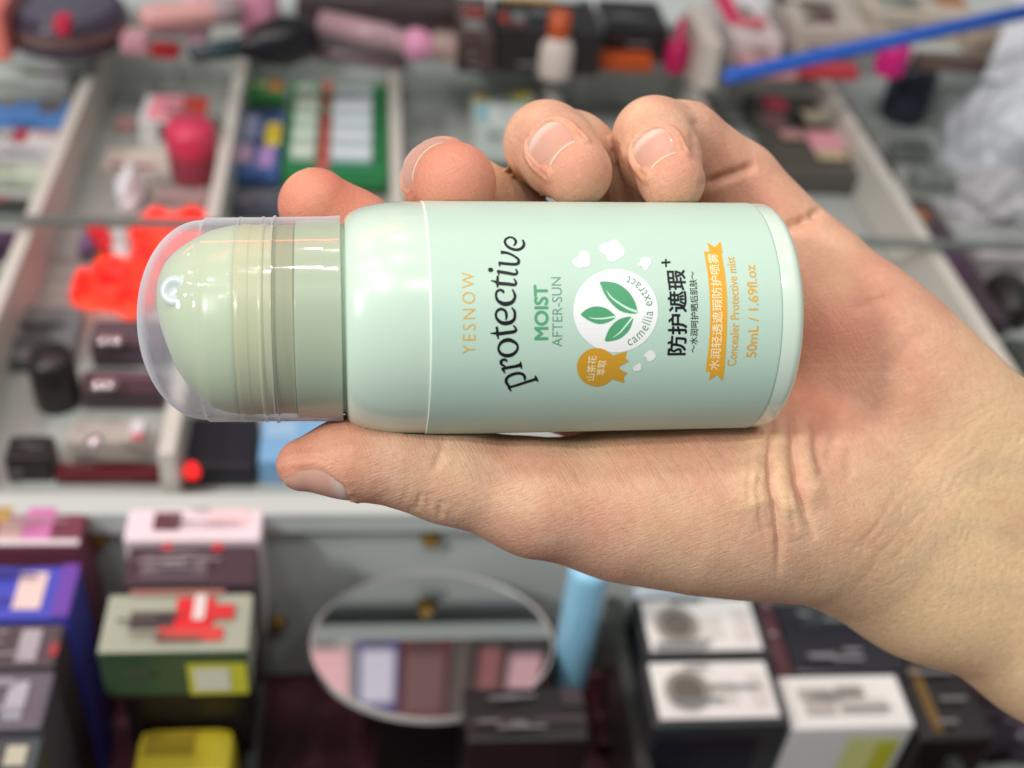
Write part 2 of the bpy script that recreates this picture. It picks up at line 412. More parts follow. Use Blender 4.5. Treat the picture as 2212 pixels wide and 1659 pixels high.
Z1 = lambda X, Y: (1042.4 + 0.11574 * X, 493.7 + 0.11574 * Y)
Z2 = lambda X, Y: (1042.4 + 0.11574 * X, 674.8 + 0.11574 * Y)
Z3 = lambda X, Y: (1217.9 + 0.20509 * X, 504.7 + 0.20509 * Y)
Z4 = lambda X, Y: (1426.4 + 0.20504 * X, 504.7 + 0.20504 * Y)
WS = 0.11574 * 0.0709
letters = [
 (Z1, [[(575,325,25),(615,280,45),(615,225,52),(570,178,47),(500,165,46),(430,205,46),(418,265,47),(460,330,57),(540,380,64),(640,398,64),(720,375,60),(768,320,55),(768,260,46),(742,212,36)]]),
 (Z1, [[(338,445,78),(450,455,58),(560,500,50),(650,560,50),(676,605,55),(660,650,60),(600,668,62),(450,660,62),(296,642,62)], [(312,645,46),(322,715,16)]]),
 (Z1, [[(268,792,46),(330,810,62),(480,835,64),(590,855,58),(640,840,45),(640,800,40),(615,757,25)], [(288,800,46),(306,878,18)], [(100,773,10),(112,773,60),(130,773,82),(150,773,90),(170,773,82),(188,773,60),(200,773,10)]]),
 (Z1, [[(148,972,16),(230,990,45),(300,1022,66),(450,1035,66),(580,1050,60),(622,1035,48),(615,985,40),(585,935,24)], [(282,885,45),(278,960,50),(275,1020,58),(280,1108,16)]]),
 (Z1, [[(395,1210,26),(378,1168,50),(320,1147,48),(265,1180,45),(250,1260,45),(290,1350,58),(380,1402,78),(450,1407,80),(540,1380,70),(595,1310,55),(600,1230,50),(552,1132,26)]]),
 (Z2, [[(432,142,26),(445,80,45),(435,0,52),(400,-45,50),(330,-62,52),(265,-20,46),(246,50,45),(270,120,52),(340,185,66),(430,203,78),(530,180,70),(590,120,55),(602,40,52),(590,-30,46),(538,-92,24)]]),
 (Z2, [[(148,388,22),(250,390,50),(320,395,64),(450,378,66),(570,362,64),(622,335,48),(612,290,40),(572,238,24)], [(262,265,45),(272,330,48),(275,400,56),(295,498,16)]]),
 (Z2, [[(296,660,42),(322,590,52),(390,532,68),(490,512,76),(580,545,60),(643,600,45),(652,670,44),(612,740,56),(540,790,70),(440,805,72),(350,772,60),(305,715,46)]]),
 (Z2, [[(455,922,20),(435,888,48),(385,878,50),(345,910,56),(350,960,50),(420,1008,36)], [(352,1056,50),(450,1030,62),(600,1005,62),(700,980,76),(730,972,80)], [(704,912,18),(714,980,42),(728,1048,18)], [(378,1062,56),(420,1132,16)]]),
 (Z2, [[(785,1262,34),(785,1200,50),(740,1147,58),(650,1132,62),(540,1160,62),(460,1210,58),(437,1280,56),(470,1350,52),(520,1398,55)], [(472,1398,50),(600,1365,55),(800,1300,56),(960,1250,60),(1020,1232,66)], [(980,1176,22),(1000,1235,50),(1032,1288,18)], [(490,1400,54),(532,1470,16)]]),
]
bm = bmesh.new()
k = 0
for conv, strokes in letters:
    for st in strokes:
        stroke_into(bm, st, conv, WS, closed=(len(st) == 12 and st[0][0] == 296), z=0.0015 * k); k += 1
wrap('product_word', bm, BLACK)
fit_text('brand_word', 'YESNOW', 999.6, 1027.0, 588, 764, GOLD, bold=-0.012, spacing=1.35)
fit_text('moist_word', 'MOIST', 1154, 1185, 615.5, 734.5, GREEN, bold=0.028)
fit_text('after_sun_words', 'AFTER-SUN', 1193, 1214.7, 599, 748.5, LGREEN, bold=-0.008)
fit_text('chinese_headline', '防护遮瑕', 1442.8, 1484.8, 582.6, 767.2, BLACK, bold=0.022)
fit_text('chinese_tagline', '～水润呵护晒后肌肤～', 1491.6, 1508.4, 586.7, 761, BLACK, bold=0.004)
fit_text('volume_text', '50mL / 1.69fl.oz', 1616.5, 1638.6, 572.4, 771.3, GOLD, bold=0.006)
fit_text('mist_text', 'Concealer Protective mist', 1577.5, 1596.5, 555, 789.7, GOLD, bold=0.006)
wrap('plus_sign', poly_bm([[plane(*Z4(*q)) for q in [(10,296),(48,294),(48,268),(66,266),(67,293),(105,291),(106,312),(68,314),(69,352),(51,353),(49,315),(11,318)]]]), BLACK)

def blob(points, conv, n=6):
    P = smooth_path([(x, y, 0) for x, y in points], n, True)
    return [plane(*conv(p[0], p[1])) for p in P]
clouds = [[(92,300),(110,265),(150,245),(175,195),(215,185),(255,205),(270,255),(275,310),(245,350),(200,352),(165,362),(120,345)],
          [(375,150),(400,105),(460,100),(500,70),(560,75),(600,120),(635,170),(625,230),(570,270),(520,297),(470,285),(445,230),(395,200)],
          [(775,320),(805,300),(815,262),(860,252),(905,262),(918,310),(890,345),(870,385),(840,380),(825,340),(790,345)],
          [(842,1285),(880,1245),(925,1228),(965,1270),(955,1315),(910,1345),(880,1335),(870,1305)],
          [(728,1415),(765,1380),(800,1362),(818,1395),(805,1435),(770,1445),(740,1445)]]
for c in clouds: wrap('cloud_print', poly_bm([blob(c, Z3)]), WHITE)
circ = [plane(*Z3(545 + 446 * math.cos(a), 812 + 438 * math.sin(a))) for a in np.linspace(0, 2 * math.pi, 90, endpoint=False)]
wrap('white_roundel', poly_bm([circ]), WHITE, 0.045)
leaves = [([(180,848),(250,790),(340,766),(440,785),(510,835),(548,875),(500,918),(420,948),(350,950),(270,920),(215,885)], [(262,880,4),(330,895,12),(430,892,17),(545,872,20)]),
          ([(382,510),(470,507),(570,530),(670,600),(740,700),(773,800),(768,840),(690,840),(590,812),(500,735),(430,640),(395,560)], [(448,598,4),(500,672,16),(600,745,20),(690,795,24),(772,822,26)]),
          ([(435,1132),(450,1060),(490,985),(560,915),(640,882),(725,880),(718,950),(680,1030),(600,1100),(520,1128)], [(515,1095,4),(590,1040,14),(660,960,18),(722,882,20)])]
for lf, vein in leaves:
    o = wrap('leaf_print', poly_bm([[plane(*Z3(*p)) for p in lf] if False else blob(lf, Z3, 4)]), GREEN, 0.06)
    bm = bmesh.new(); stroke_into(bm, vein, Z3, 0.20509 * 0.0709); wrap('leaf_vein_print', bm, VEIN, 0.075)
# words around the roundel
cx_, cy_ = plane(*Z3(545, 812)); mmz = 0.20509 * 0.0709
bm = text_bm('camellia extract', 0.0, 1.12)
x0 = min(v.co.x for v in bm.verts); x1 = max(v.co.x for v in bm.verts); rb = 402 * mmz; span = math.radians(136)
sc = rb * span / (x1 - x0)
for v in bm.verts:
    th = ((v.co.x - x0) / (x1 - x0) - 0.5) * span; r = rb - v.co.y * sc * 1.12
    v.co.x = cx_ + r * math.sin(th); v.co.y = cy_ - r * math.cos(th)
wrap('roundel_words', bm, LGREEN, 0.06)
badge = [Z3(345 + 207 * math.cos(a), 1405 + 201 * math.sin(a)) for a in np.linspace(math.radians(32), math.radians(322), 50)]
badge += [Z3(*q) for q in [(535,1278),(665,1236),(645,1308),(684,1342),(585,1395),(580,1422),(672,1470),(630,1502),(635,1570),(520,1535)]]
wrap('badge_print', poly_bm([[plane(*q) for q in badge]]), ink('ochre_ink', (208, 156, 46)), 0.06)
fit_text('badge_line', '山茶花', *[Z3(v, 0)[0] for v in (268, 358)], Z3(0, 1285)[1], Z3(0, 1542)[1], CREAM, 0.0, 0.075)
fit_text('badge_line', '萃取', *[Z3(v, 0)[0] for v in (374, 464)], Z3(0, 1332)[1], Z3(0, 1488)[1], CREAM, 0.0, 0.075)
rib = smooth_path([(460,190,0),(505,480,0),(525,800,0),(515,1120,0),(478,1450,0)], 5)[:, :2].tolist() + [(525,1450),(513,1546),(597,1483),(655,1552),(674,1418)]
rib += smooth_path([(674,1418,0),(694,1130,0),(703,800,0),(690,500,0),(645,205,0)], 5)[1:, :2].tolist() + [(655,200),(632,84),(574,145),(493,93),(520,188)]
wrap('ribbon_print', poly_bm([[plane(*Z4(*q)) for q in rib]]), ink('ribbon_ink', (228, 166, 46)), 0.05)
fit_text('ribbon_words', '水润轻透遮瑕防护喷雾', *[Z4(v, 0)[0] for v in (545, 655)], Z4(0, 212)[1], Z4(0, 1435)[1], CREAM, 0.003, 0.065)

# ------------------------------------------------------------------ the hand: one continuous skin surface from a signed distance field
def axz(px):                                           # depth of the bottle's axis at a picture column
    r = pz(px, 686, 1.0); t = BO.dot(BT) / r.dot(BT); return (r * t)[2]
def H(px, py, dz):                                     # picture column/row and depth behind the bottle's axis
    return pz(px, py, axz(min(px, 1750)) + dz)

FING = {}
PR = []                                                # (group, a, ra, b, rb)
def chain(g, pts):
    for (a, b) in zip(pts[:-1], pts[1:]):
        PR.append((g, H(*a[:3]), a[3], H(*b[:3]), b[3]))
    FING[g] = [H(*p[:3]) for p in pts]
chain('index', [(1540, 930, 20, 9.5), (1080, 800, 27.5, 8.3), (860, 600, 23, 7.8), (765, 512, 18, 7.5), (682, 444, 14, 6.5)])
chain('middle', [(1600, 820, 29, 9.5), (1200, 570, 30, 8.4), (1075, 460, 23, 7.6), (958, 390, 14, 7.0), (984, 396, 5, 6.9)])
chain('ring', [(1660, 720, 28, 9.5), (1350, 420, 29, 8.2), (1235, 335, 22, 7.8), (1180, 310, 15, 7.3), (1210, 336, 9, 7.0), (1246, 372, 2, 6.0)])
chain('pinky', [(1745, 585, 24, 10.2), (1590, 400, 25, 8.2), (1472, 308, 20, 7.6), (1412, 298, 14, 7.1), (1428, 345, 8, 6.8), (1452, 392, 2, 5.6)])
# thumb, seen from its side: two strands for its width in depth
chain('thumb', [(1330, 1090, 6, 11.3), (1160, 1076, 4, 9.3), (960, 1020, 3, 7.6), (850, 994, 1.5, 6.6), (755, 990, 0.5, 5.8), (654, 1004, 0, 4.2)])
chain('thumb', [(1330, 1085, 13, 11.0), (1160, 1074, 11, 9.0), (960, 1014, 9, 7.3), (850, 987, 8, 6.5), (755, 985, 7, 5.7), (656, 1002, 6, 4.1)])
# palm
def pc(*pts): chain('palm', list(pts))
pc((1330, 1090, 9, 11.0), (1480, 1092, 9, 13.2), (1640, 1100, 12, 14.2), (1780, 1115, 16, 14.0), (1890, 1160, 22, 14.5))
pc((1560, 1010, 17, 12.0), (1740, 1000, 20, 13.0), (1900, 1040, 24, 14.0))
pc((1735, 618, 23, 12.2), (1850, 730, 22, 12.8), (1960, 832, 22, 13.0), (2050, 925, 24, 13.2))
pc((1540, 930, 24, 9.5), (1800, 960, 37, 11.5), (2000, 1020, 32, 14))
pc((1600, 820, 33, 9.5), (1850, 900, 39, 11.5), (2030, 1000, 33, 14))
pc((1660, 720, 33, 9.5), (1900, 850, 37, 11.5), (2040, 980, 33, 14))
# wrist and forearm running out of the picture
pc((2050, 925, 25, 13.4), (2140, 1010, 29, 14.2), (2420, 1165, 37, 15.5), (3150, 1560, 52, 19))
pc((1890, 1165, 23, 14.2), (2000, 1248, 27, 14.0), (2280, 1395, 36, 14.6), (3000, 1770, 52, 18))
pc((2000, 1060, 28, 15.0), (2200, 1200, 34, 15.5), (3050, 1660, 52, 20))

KF = {'index': 3.5, 'middle': 1.8, 'ring': 1.8, 'pinky': 1.8, 'thumb': 4.0, 'palm': 9.0}
def smin(a, b, k):
    h = np.maximum(k - np.abs(a - b), 0) / k
    return np.minimum(a, b) - h * h * k * 0.25
def bottle_sd(p):
    q = p - BO.astype(p.dtype); s = q @ AX.astype(p.dtype); r = np.sqrt(np.maximum((q * q).sum(-1) - s * s, 0))
    R = np.interp(s, [S(300), S(320), S(450), S(738), S(745), S(790), S(870), s_base - 3, s_base - 1, s_base], [4, 9, rr(215), rr(218), rr(205), rr(236), BR, BR, BR - 1.0, BR - 3.2])
    d = r - R
    return np.maximum(d, np.maximum(s - s_base, S(300) - s))
def hand_sd(p):
    p = np.asarray(p); shp = p.shape[:-1]; p = p.reshape(-1, 3); G = {}
    for g in KF: G[g] = np.full(len(p), 22.0, p.dtype)
    for g, a, ra, b, rb in PR:
        m_ = max(ra, rb) + 12.0; lo_b = (np.minimum(a, b) - m_).astype(p.dtype); hi_b = (np.maximum(a, b) + m_).astype(p.dtype)
        ii = np.where((p[:, 0] > lo_b[0]) & (p[:, 0] < hi_b[0]) & (p[:, 1] > lo_b[1]) & (p[:, 1] < hi_b[1]) & (p[:, 2] > lo_b[2]) & (p[:, 2] < hi_b[2]))[0]
        if not len(ii): continue
        a = a.astype(p.dtype); ab = (b.astype(p.dtype) - a)
        pa = p[ii] - a; h = np.clip((pa @ ab) / (ab @ ab), 0, 1)
        d = np.sqrt(((pa - h[:, None] * ab) ** 2).sum(-1)) - (ra + (rb - ra) * h)
        G[g][ii] = smin(G[g][ii], d, KF[g])
    f = smin(G['palm'], G['thumb'], 7.0)
    fi = G['index']
    for g in ('middle', 'ring', 'pinky'): fi = smin(fi, G[g], 0.7)
    f = smin(f, fi, 4.0)
    return -smin(-f, bottle_sd(p) - 0.05, 0.5).reshape(shp)         # the skin gives way where it presses on the can

def surface_nets(F, org, h):
    nx, ny, nz = F.shape; s = F < 0
    c = [s[i:nx - 1 + i, j:ny - 1 + j, k:nz - 1 + k] for i in (0, 1) for j in (0, 1) for k in (0, 1)]
    cnt = sum(x.astype(np.int8) for x in c); act = (cnt > 0) & (cnt < 8)
    idx = -np.ones(act.shape, np.int64); I = np.argwhere(act); idx[act] = np.arange(len(I))
    P = np.zeros((len(I), 3)); W = np.zeros(len(I))
    corners = [(i, j, k) for i in (0, 1) for j in (0, 1) for k in (0, 1)]
    for a in range(8):
        for b in range(a + 1, 8):
            A, B = corners[a], corners[b]
            if sum(abs(A[t] - B[t]) for t in range(3)) != 1: continue
            fa = F[I[:, 0] + A[0], I[:, 1] + A[1], I[:, 2] + A[2]]; fb = F[I[:, 0] + B[0], I[:, 1] + B[1], I[:, 2] + B[2]]
            mk = (fa < 0) != (fb < 0); t = np.where(mk, fa / np.where(mk, fa - fb, 1), 0)
            q = np.array(A)[None] + t[:, None] * (np.array(B) - np.array(A))[None]
            P[mk] += q[mk]; W[mk] += 1
    V = (I + P / W[:, None]) * h + org
    quads = []
    for ax in range(3):
        sl0 = [slice(None)] * 3; sl1 = [slice(None)] * 3; sl0[ax] = slice(0, -1); sl1[ax] = slice(1, None)
        s0, s1 = s[tuple(sl0)], s[tuple(sl1)]
        E = np.argwhere(s0 != s1); o1, o2 = [(1, 2), (2, 0), (0, 1)][ax]
        E = E[(E[:, o1] > 0) & (E[:, o2] > 0) & (E[:, o1] < F.shape[o1] - 1) & (E[:, o2] < F.shape[o2] - 1)]
        d1 = np.zeros(3, int); d1[o1] = 1; d2 = np.zeros(3, int); d2[o2] = 1
        q = np.stack([idx[tuple((E - d1 - d2).T)], idx[tuple((E - d2).T)], idx[tuple(E.T)], idx[tuple((E - d1).T)]], 1)
        flip = ~s0[tuple(E.T)]
        q[flip] = q[flip][:, ::-1]
        quads.append(q)
    return V, np.concatenate(quads)

h_ = 1.25
lo = np.array([-48.0, -52.0, 178.0]); hi = np.array([186.0, 92.0, 286.0])
ax_ = [np.arange(lo[i], hi[i], h_, dtype=np.float32) for i in range(3)]
grid = np.stack(np.meshgrid(*ax_, indexing='ij'), -1)
Fg = np.empty(grid.shape[:3], np.float32)
for i in range(0, grid.shape[0], 16): Fg[i:i + 16] = hand_sd(grid[i:i + 16])
HV, HQ = surface_nets(Fg, lo, h_)
me = bpy.data.meshes.new('tmp_hand'); me.from_pydata(HV.tolist(), [], HQ.tolist()); me.update()
ob = bpy.data.objects.new('tmp_hand', me); scene.collection.objects.link(ob)
md = ob.modifiers.new('s', 'SUBSURF'); md.levels = 2; md.render_levels = 2
dg = bpy.context.evaluated_depsgraph_get(); hand_me = bpy.data.meshes.new_from_object(ob.evaluated_get(dg))
bpy.data.objects.remove(ob); bpy.data.meshes.remove(me)
nv = len(hand_me.vertices); V = np.empty(nv * 3); hand_me.vertices.foreach_get('co', V); V = V.reshape(-1, 3)
def grad(p, e=0.15):
    g = np.stack([hand_sd(p + np.eye(3)[i] * e) - hand_sd(p - np.eye(3)[i] * e) for i in range(3)], -1)
    return g / np.maximum(np.linalg.norm(g, axis=1, keepdims=True), 1e-9)
Nn = grad(V, 0.4)
for _ in range(2): V = V - np.clip(hand_sd(V), -0.6, 0.6)[:, None] * Nn
Nn = grad(V, 0.4)

# creases, folds and nail beds, carved and raised on the skin
gx = V[:, 0] * FPX / V[:, 2] + CX; gy = V[:, 1] * FPX / V[:, 2] + CY
vdir = -V / np.linalg.norm(V, axis=1, keepdims=True)
facing = np.clip((Nn * vdir).sum(1) * 2.5, 0, 1)
D = np.zeros(nv)
def crease(pts, depth, w, front=True):                 # depth mm (negative = ridge), w = half width mm
    P = smooth_path([(x, y, 0) for x, y in pts], 8)[:, :2]; best = np.full(nv, 1e9); along = np.zeros(nv)
    sel = (gx > P[:, 0].min() - 60) & (gx < P[:, 0].max() + 60) & (gy > P[:, 1].min() - 60) & (gy < P[:, 1].max() + 60)
    ii = np.where(sel)[0]; q = np.stack([gx[ii], gy[ii]], 1)
    b = np.full(len(ii), 1e9); tt = np.zeros(len(ii)); n = len(P) - 1
    for k in range(n):
        a, e = P[k], P[k + 1] - P[k]; t = np.clip(((q - a) @ e) / (e @ e + 1e-9), 0, 1)
        d = np.linalg.norm(q - a - t[:, None] * e, axis=1); m_ = d < b
        b[m_] = d[m_]; tt[m_] = (k + t[m_]) / n
    ph = P[0, 0] * 0.37; fade = np.clip(np.minimum(tt, 1 - tt) * 4, 0, 1) * (0.78 + 0.22 * np.sin(tt * 17 + ph) * np.sin(tt * 7 + ph))
    mm = b * V[ii, 2] / FPX
    D[ii] -= depth * np.exp(-(mm / w) ** 2) * fade * (facing[ii] if front else 1)
# folds of skin pushed up by the can's base
crease([(1688,900),(1684,960),(1688,1030),(1704,1100),(1728,1165)], -1.3, 1.7)
crease([(1652,905),(1640,960),(1630,1020),(1634,1085),(1652,1140)], -1.3, 2.6)
crease([(1736,890),(1740,960),(1752,1040),(1768,1100)], -0.9, 2.0)
crease([(1604,960),(1596,1040),(1606,1110)], -0.4, 2.6)
crease([(1668,905),(1660,985),(1662,1050),(1678,1120),(1684,1190),(1679,1250)], 1.2, 0.6)
crease([(1708,890),(1712,980),(1722,1050),(1742,1110),(1766,1168)], 1.4, 0.7)
crease([(1694,1060),(1706,1110),(1722,1160)], 0.4, 0.45)
crease([(1640,1010),(1630,1060),(1642,1120),(1652,1170)], 0.3, 0.5)
crease([(1620,990),(1610,1050),(1616,1100)], 0.25, 0.5)
crease([(1758,900),(1764,975),(1774,1035)], 0.8, 1.0)
crease([(1806,930),(1790,985),(1776,1030)], 0.35, 1.0)
crease([(1838,960),(1832,1010),(1846,1030)], 0.2, 0.9)
# wrist creases
crease([(2230,838),(2150,868),(2066,920),(1973,1018),(1918,1096),(1858,1198),(1812,1262)], 0.11, 0.6)
crease([(2215,860),(2140,890),(2060,945),(1985,1030)], 0.09, 0.5)
crease([(1905,1130),(1860,1170),(1830,1210)], 0.12, 0.5)
# finger and palm creases
crease([(1778,450),(1740,474),(1690,494)], 1.5, 0.9)
crease([(1636,356),(1580,378),(1508,406)], 1.5, 0.9)
crease([(1502,255),(1500,300),(1512,350)], 0.6, 0.8)
crease([(1955,628),(1910,645),(1865,660),(1830,668)], 0.3, 1.0)
crease([(2030,700),(1975,735),(1925,790),(1900,850)], 0.2, 1.5)
# fine transverse lines over the last joints of ring and little finger
for x0_, y0_, n_ in ((1130, 292, 4), (1372, 292, 4)):
    for q in range(n_):
        crease([(x0_ - 12 + q * 9, y0_ + 26 - q * 9), (x0_ + 22 + q * 9, y0_ + 2 - q * 9), (x0_ + 66 + q * 9, y0_ - 12 - q * 7)], 0.10, 0.4)
# thumb: joint crease, knuckle wrinkles, thenar lines
crease([(962,945),(950,985),(934,1022)], 0.4, 0.7)
crease([(912,1062),(904,1082),(900,1106)], 0.3, 0.5); crease([(956,1080),(950,1098),(955,1124)], 0.3, 0.55)
crease([(930,1060),(925,1080),(928,1106)], 0.15, 0.4); crease([(880,1045),(880,1066),(868,1084)], 0.1, 0.4)
for pts in ([(1240,1022),(1300,1090),(1350,1150),(1394,1190)], [(1300,960),(1360,1030),(1420,1110)], [(1200,1010),(1250,1080),(1290,1140)],
            [(1380,960),(1430,1030),(1500,1120)], [(1440,960),(1480,1030),(1540,1100)], [(1500,940),(1540,1010),(1580,1070)],
            [(1130,1000),(1180,1070),(1215,1130)], [(1060,990),(1085,1040),(1110,1100)]):
    crease(pts, 0.10, 0.45)
rng = random.Random(4)
for _ in range(90):                                    # short fine lines across the thumb's ball, wrist and palm
    x, y = rng.uniform(1100, 2180), rng.uniform(960, 1330); a = rng.uniform(0.75, 1.1) + (0.8 if x > 1750 else 0)
    L = rng.uniform(25, 80); crease([(x, y), (x + L * math.cos(a) * .5, y + L * math.sin(a) * .5 + 2), (x + L * math.cos(a), y + L * math.sin(a))], rng.uniform(0.03, 0.09), 0.35)
for _ in range(46):                                    # fine lines that run along the wrist crease
    t_ = rng.uniform(0.0, 1.0); x = 2200 - 390 * t_ + rng.uniform(-60, 90); y = 850 + 400 * t_ ** 0.9 + rng.uniform(-20, 60); L = rng.uniform(30, 110); a = math.radians(rng.uniform(118, 142))
    crease([(x, y), (x + L * .5 * math.cos(a) + 3, y + L * .5 * math.sin(a)), (x + L * math.cos(a), y + L * math.sin(a))], rng.uniform(0.03, 0.08), 0.4)
for _ in range(26):                                    # knuckle skin of the thumb's back
    x = rng.uniform(810, 1000); y = 1046 + (x - 800) * 0.22 + rng.uniform(-14, 24)
    crease([(x, y), (x - 6, y + 12), (x - 2, y + 26)], rng.uniform(0.03, 0.08), 0.45)
V = V + D[:, None] * Nn
Dr = np.clip(D, 0, 3)

# nails: (tip, direction of the finger, outward normal, size)
def _perp(n, d): return _n(np.array(n, float) - np.array(n, float).dot(d) * d)
NAILS = {}
def nail(g, d, n, length, half, back, radius, name_r):
    d = _n(d); n = _perp(n, d); s = np.cross(d, n); T = FING[g][-1]
    NU, NVv = 21, 23; pts = np.zeros((NVv, NU, 3)); 
    for j in range(NVv):
        v = j / (NVv - 1); c = T + d * (back + length * v)
        w = half * (math.sqrt(max(0.0, 1 - (1 - min(v / 0.5, 1)) ** 2)) * 0.92 + 0.08) * (1 - 0.05 * max(v - 0.8, 0) * 5)
        for i in range(NU):
            u = -1 + 2 * i / (NU - 1); th = u * w; dr = n * math.cos(th) + s * math.sin(th)
            pts[j, i] = c + dr * (radius + 0.8)
            pts[j, i] = pts[j, i]
    # march down to the skin
    flat = pts.reshape(-1, 3); dirs = np.zeros_like(flat)
    for j in range(NVv):
        v = j / (NVv - 1); w = half * (math.sqrt(max(0.0, 1 - (1 - min(v / 0.5, 1)) ** 2)) * 0.92 + 0.08) * (1 - 0.05 * max(v - 0.8, 0) * 5)
        for i in range(NU):
            th = (-1 + 2 * i / (NU - 1)) * w; dirs[j * NU + i] = n * math.cos(th) + s * math.sin(th)
    t = np.zeros(len(flat))
    for _ in range(40):
        t += np.clip(hand_sd(flat - dirs * t[:, None]), -0.4, 2.0) * 0.9
    t = t.reshape(NVv, NU)
    t0 = t.copy()
    jf = int(NVv * 0.62)
    for j in range(jf, NVv):                           # the plate runs straight on past the nail bed
        t[j] = np.minimum(t[j], t[jf] + (t[jf] - t[jf - 6]) / 6.0 * (j - jf) * 3.0)
    for j in range(NVv):
        for i in range(NU):
            u = -1 + 2 * i / (NU - 1); v = j / (NVv - 1)
            rise = 0.20 * (1 - abs(u) ** 4) - 0.12
            if v < 0.12: rise = min(rise, -0.22 + v / 0.12 * 0.4)
            t[j, i] -= rise
    P = (flat - dirs * t.reshape(-1)[:, None])
    NAILS[g] = (P.reshape(NVv, NU, 3), d, n)
nail('thumb', (-1, 0.06, -0.06), (0.08, 1, -0.85), 11.0, 1.0, -8.3, 4.6, 0)
nail('pinky', (0.36, 0.60, -0.62), (-0.30, -0.42, -1), 7.6, 0.76, -7.6, 6.4, 0)
nail('ring', (0.42, 0.48, -0.62), (-0.50, -0.45, -1), 8.8, 0.80, -8.4, 6.8, 0)
nail('middle', (0.12, 0.04, -0.98), (-0.80, -0.62, 0.35), 8.0, 0.9, -9.0, 6.9, 0)
nail('index', (-0.70, -0.55, -0.35), (-0.3, -0.35, 1), 8.5, 0.85, -4.6, 6.1, 0)
# skin rolls up around each nail
for g, (P, d, n) in NAILS.items():
    rim = np.concatenate([P[:, 0], P[:, -1], P[0]]); ctr = P.reshape(-1, 3)
    c0 = ctr.mean(0); near = np.where(np.linalg.norm(V - c0, axis=1) < 13)[0]
    dr_ = np.min(np.linalg.norm(V[near][:, None] - rim[None], axis=2), 1); dc = np.min(np.linalg.norm(V[near][:, None] - ctr[None, ::3], axis=2), 1)
    edge = np.array([P[k, i] for k in range(3, 15) for i in range(3, 18)])
    di = np.min(np.linalg.norm(V[near][:, None] - edge[None], axis=2), 1)
    V[near] += Nn[near] * ((0.25 if g in ('thumb', 'middle') else 0.5) * np.exp(-((dr_ - 0.6) / 0.65) ** 2) * (di > 0.9) - 0.30 * np.exp(-(di / 0.9) ** 2))[:, None]

HORG = cam_mm(H(2000, 1060, 30))
VW = (V * 0.001) @ C2W.T + CAM_POS - HORG
hand_me.vertices.foreach_set('co', VW.ravel()); hand_me.update()
hand_me.name = 'hand'
# flush of blood in finger pads and thumb tip; palm patches pinker, fold ridges and wrist yellower
fl = np.zeros(nv)
for g, r, k in (('index', 11, 1.0), ('middle', 8.5, 1.0), ('ring', 7.5, 0.55), ('pinky', 7.5, 0.45), ('thumb', 12, 0.85)):
    T = FING[g][-1]; dd = np.linalg.norm(V - T, axis=1); fl = np.maximum(fl, k * np.clip(1.6 - dd / r, 0, 1))
for (x, y, r, k) in ((1800, 700, 170, 0.7), (1250, 1060, 90, 0.35), (1350, 1000, 110, 0.35), (1760, 850, 130, 0.6), (1600, 420, 110, 0.35), (1540, 1000, 120, 0.3)):
    fl = np.maximum(fl, k * np.exp(-((gx - x) ** 2 + (gy - y) ** 2) / r ** 2))
bl = np.clip(-0.0 + Dr / 1.2, 0, 1)
ye = np.clip((gx + 0.75 * gy - 2560) / 380, 0, 1)
ye = np.maximum(ye, 0.6 * bl); fl = fl * (1 - 0.8 * bl)
a3 = hand_me.attributes.new('rest', 'FLOAT_VECTOR', 'POINT'); a3.data.foreach_set('vector', V.astype(np.float32).ravel())
ve = np.zeros(nv)
for pts in ([(2230, 1010), (2120, 1010), (2020, 1060), (1930, 1130)], [(2230, 1180), (2130, 1140), (2060, 1150), (1960, 1230)], [(2230, 1300), (2150, 1270), (2060, 1280)]):
    P = smooth_path([(x, y, 0) for x, y in pts], 8)[:, :2]
    dd = np.min((gx[:, None] - P[None, :, 0]) ** 2 + (gy[:, None] - P[None, :, 1]) ** 2, 1) ** 0.5; ve = np.maximum(ve, 0.22 * np.exp(-(dd / 26) ** 2))
a4 = hand_me.attributes.new('vein', 'FLOAT', 'POINT'); a4.data.foreach_set('value', ve.astype(np.float32))
a1 = hand_me.attributes.new('flush', 'FLOAT', 'POINT'); a1.data.foreach_set('value', fl.astype(np.float32))
a2 = hand_me.attributes.new('sallow', 'FLOAT', 'POINT'); a2.data.foreach_set('value', ye.astype(np.float32))

skin = bpy.data.materials.new('skin'); skin.use_nodes = True
nt = skin.node_tree; P_ = nt.nodes['Principled BSDF']; LK = nt.links.new
def nd(t, **kw):
    n_ = nt.nodes.new(t)
    for k_, v_ in kw.items(): n_.inputs[k_].default_value = v_
    return n_
tc = nd('ShaderNodeTexCoord')
A1 = nd('ShaderNodeAttribute'); A1.attribute_name = 'flush'; A2 = nd('ShaderNodeAttribute'); A2.attribute_name = 'sallow'
def mixc(a, b, f):
    m_ = nt.nodes.new('ShaderNodeMix'); m_.data_type = 'RGBA'
    if isinstance(a, tuple): m_.inputs['A'].default_value = a
    else: LK(a, m_.inputs['A'])
    if isinstance(b, tuple): m_.inputs['B'].default_value = b
    else: LK(b, m_.inputs['B'])
    LK(f, m_.inputs['Factor']); return m_.outputs['Result']
n1 = nd('ShaderNodeTexNoise', Scale=140.0, Detail=5.0); LK(tc.outputs['Object'], n1.inputs['Vector'])
n2 = nd('ShaderNodeTexNoise', Scale=900.0, Detail=3.0); LK(tc.outputs['Object'], n2.inputs['Vector'])
r1 = nd('ShaderNodeMapRange', **{'From Min': 0.35, 'From Max': 0.7}); LK(n1.outputs['Fac'], r1.inputs['Value'])
r2 = nd('ShaderNodeMapRange', **{'From Min': 0.3, 'From Max': 0.75, 'To Max': 0.35}); LK(n2.outputs['Fac'], r2.inputs['Value'])
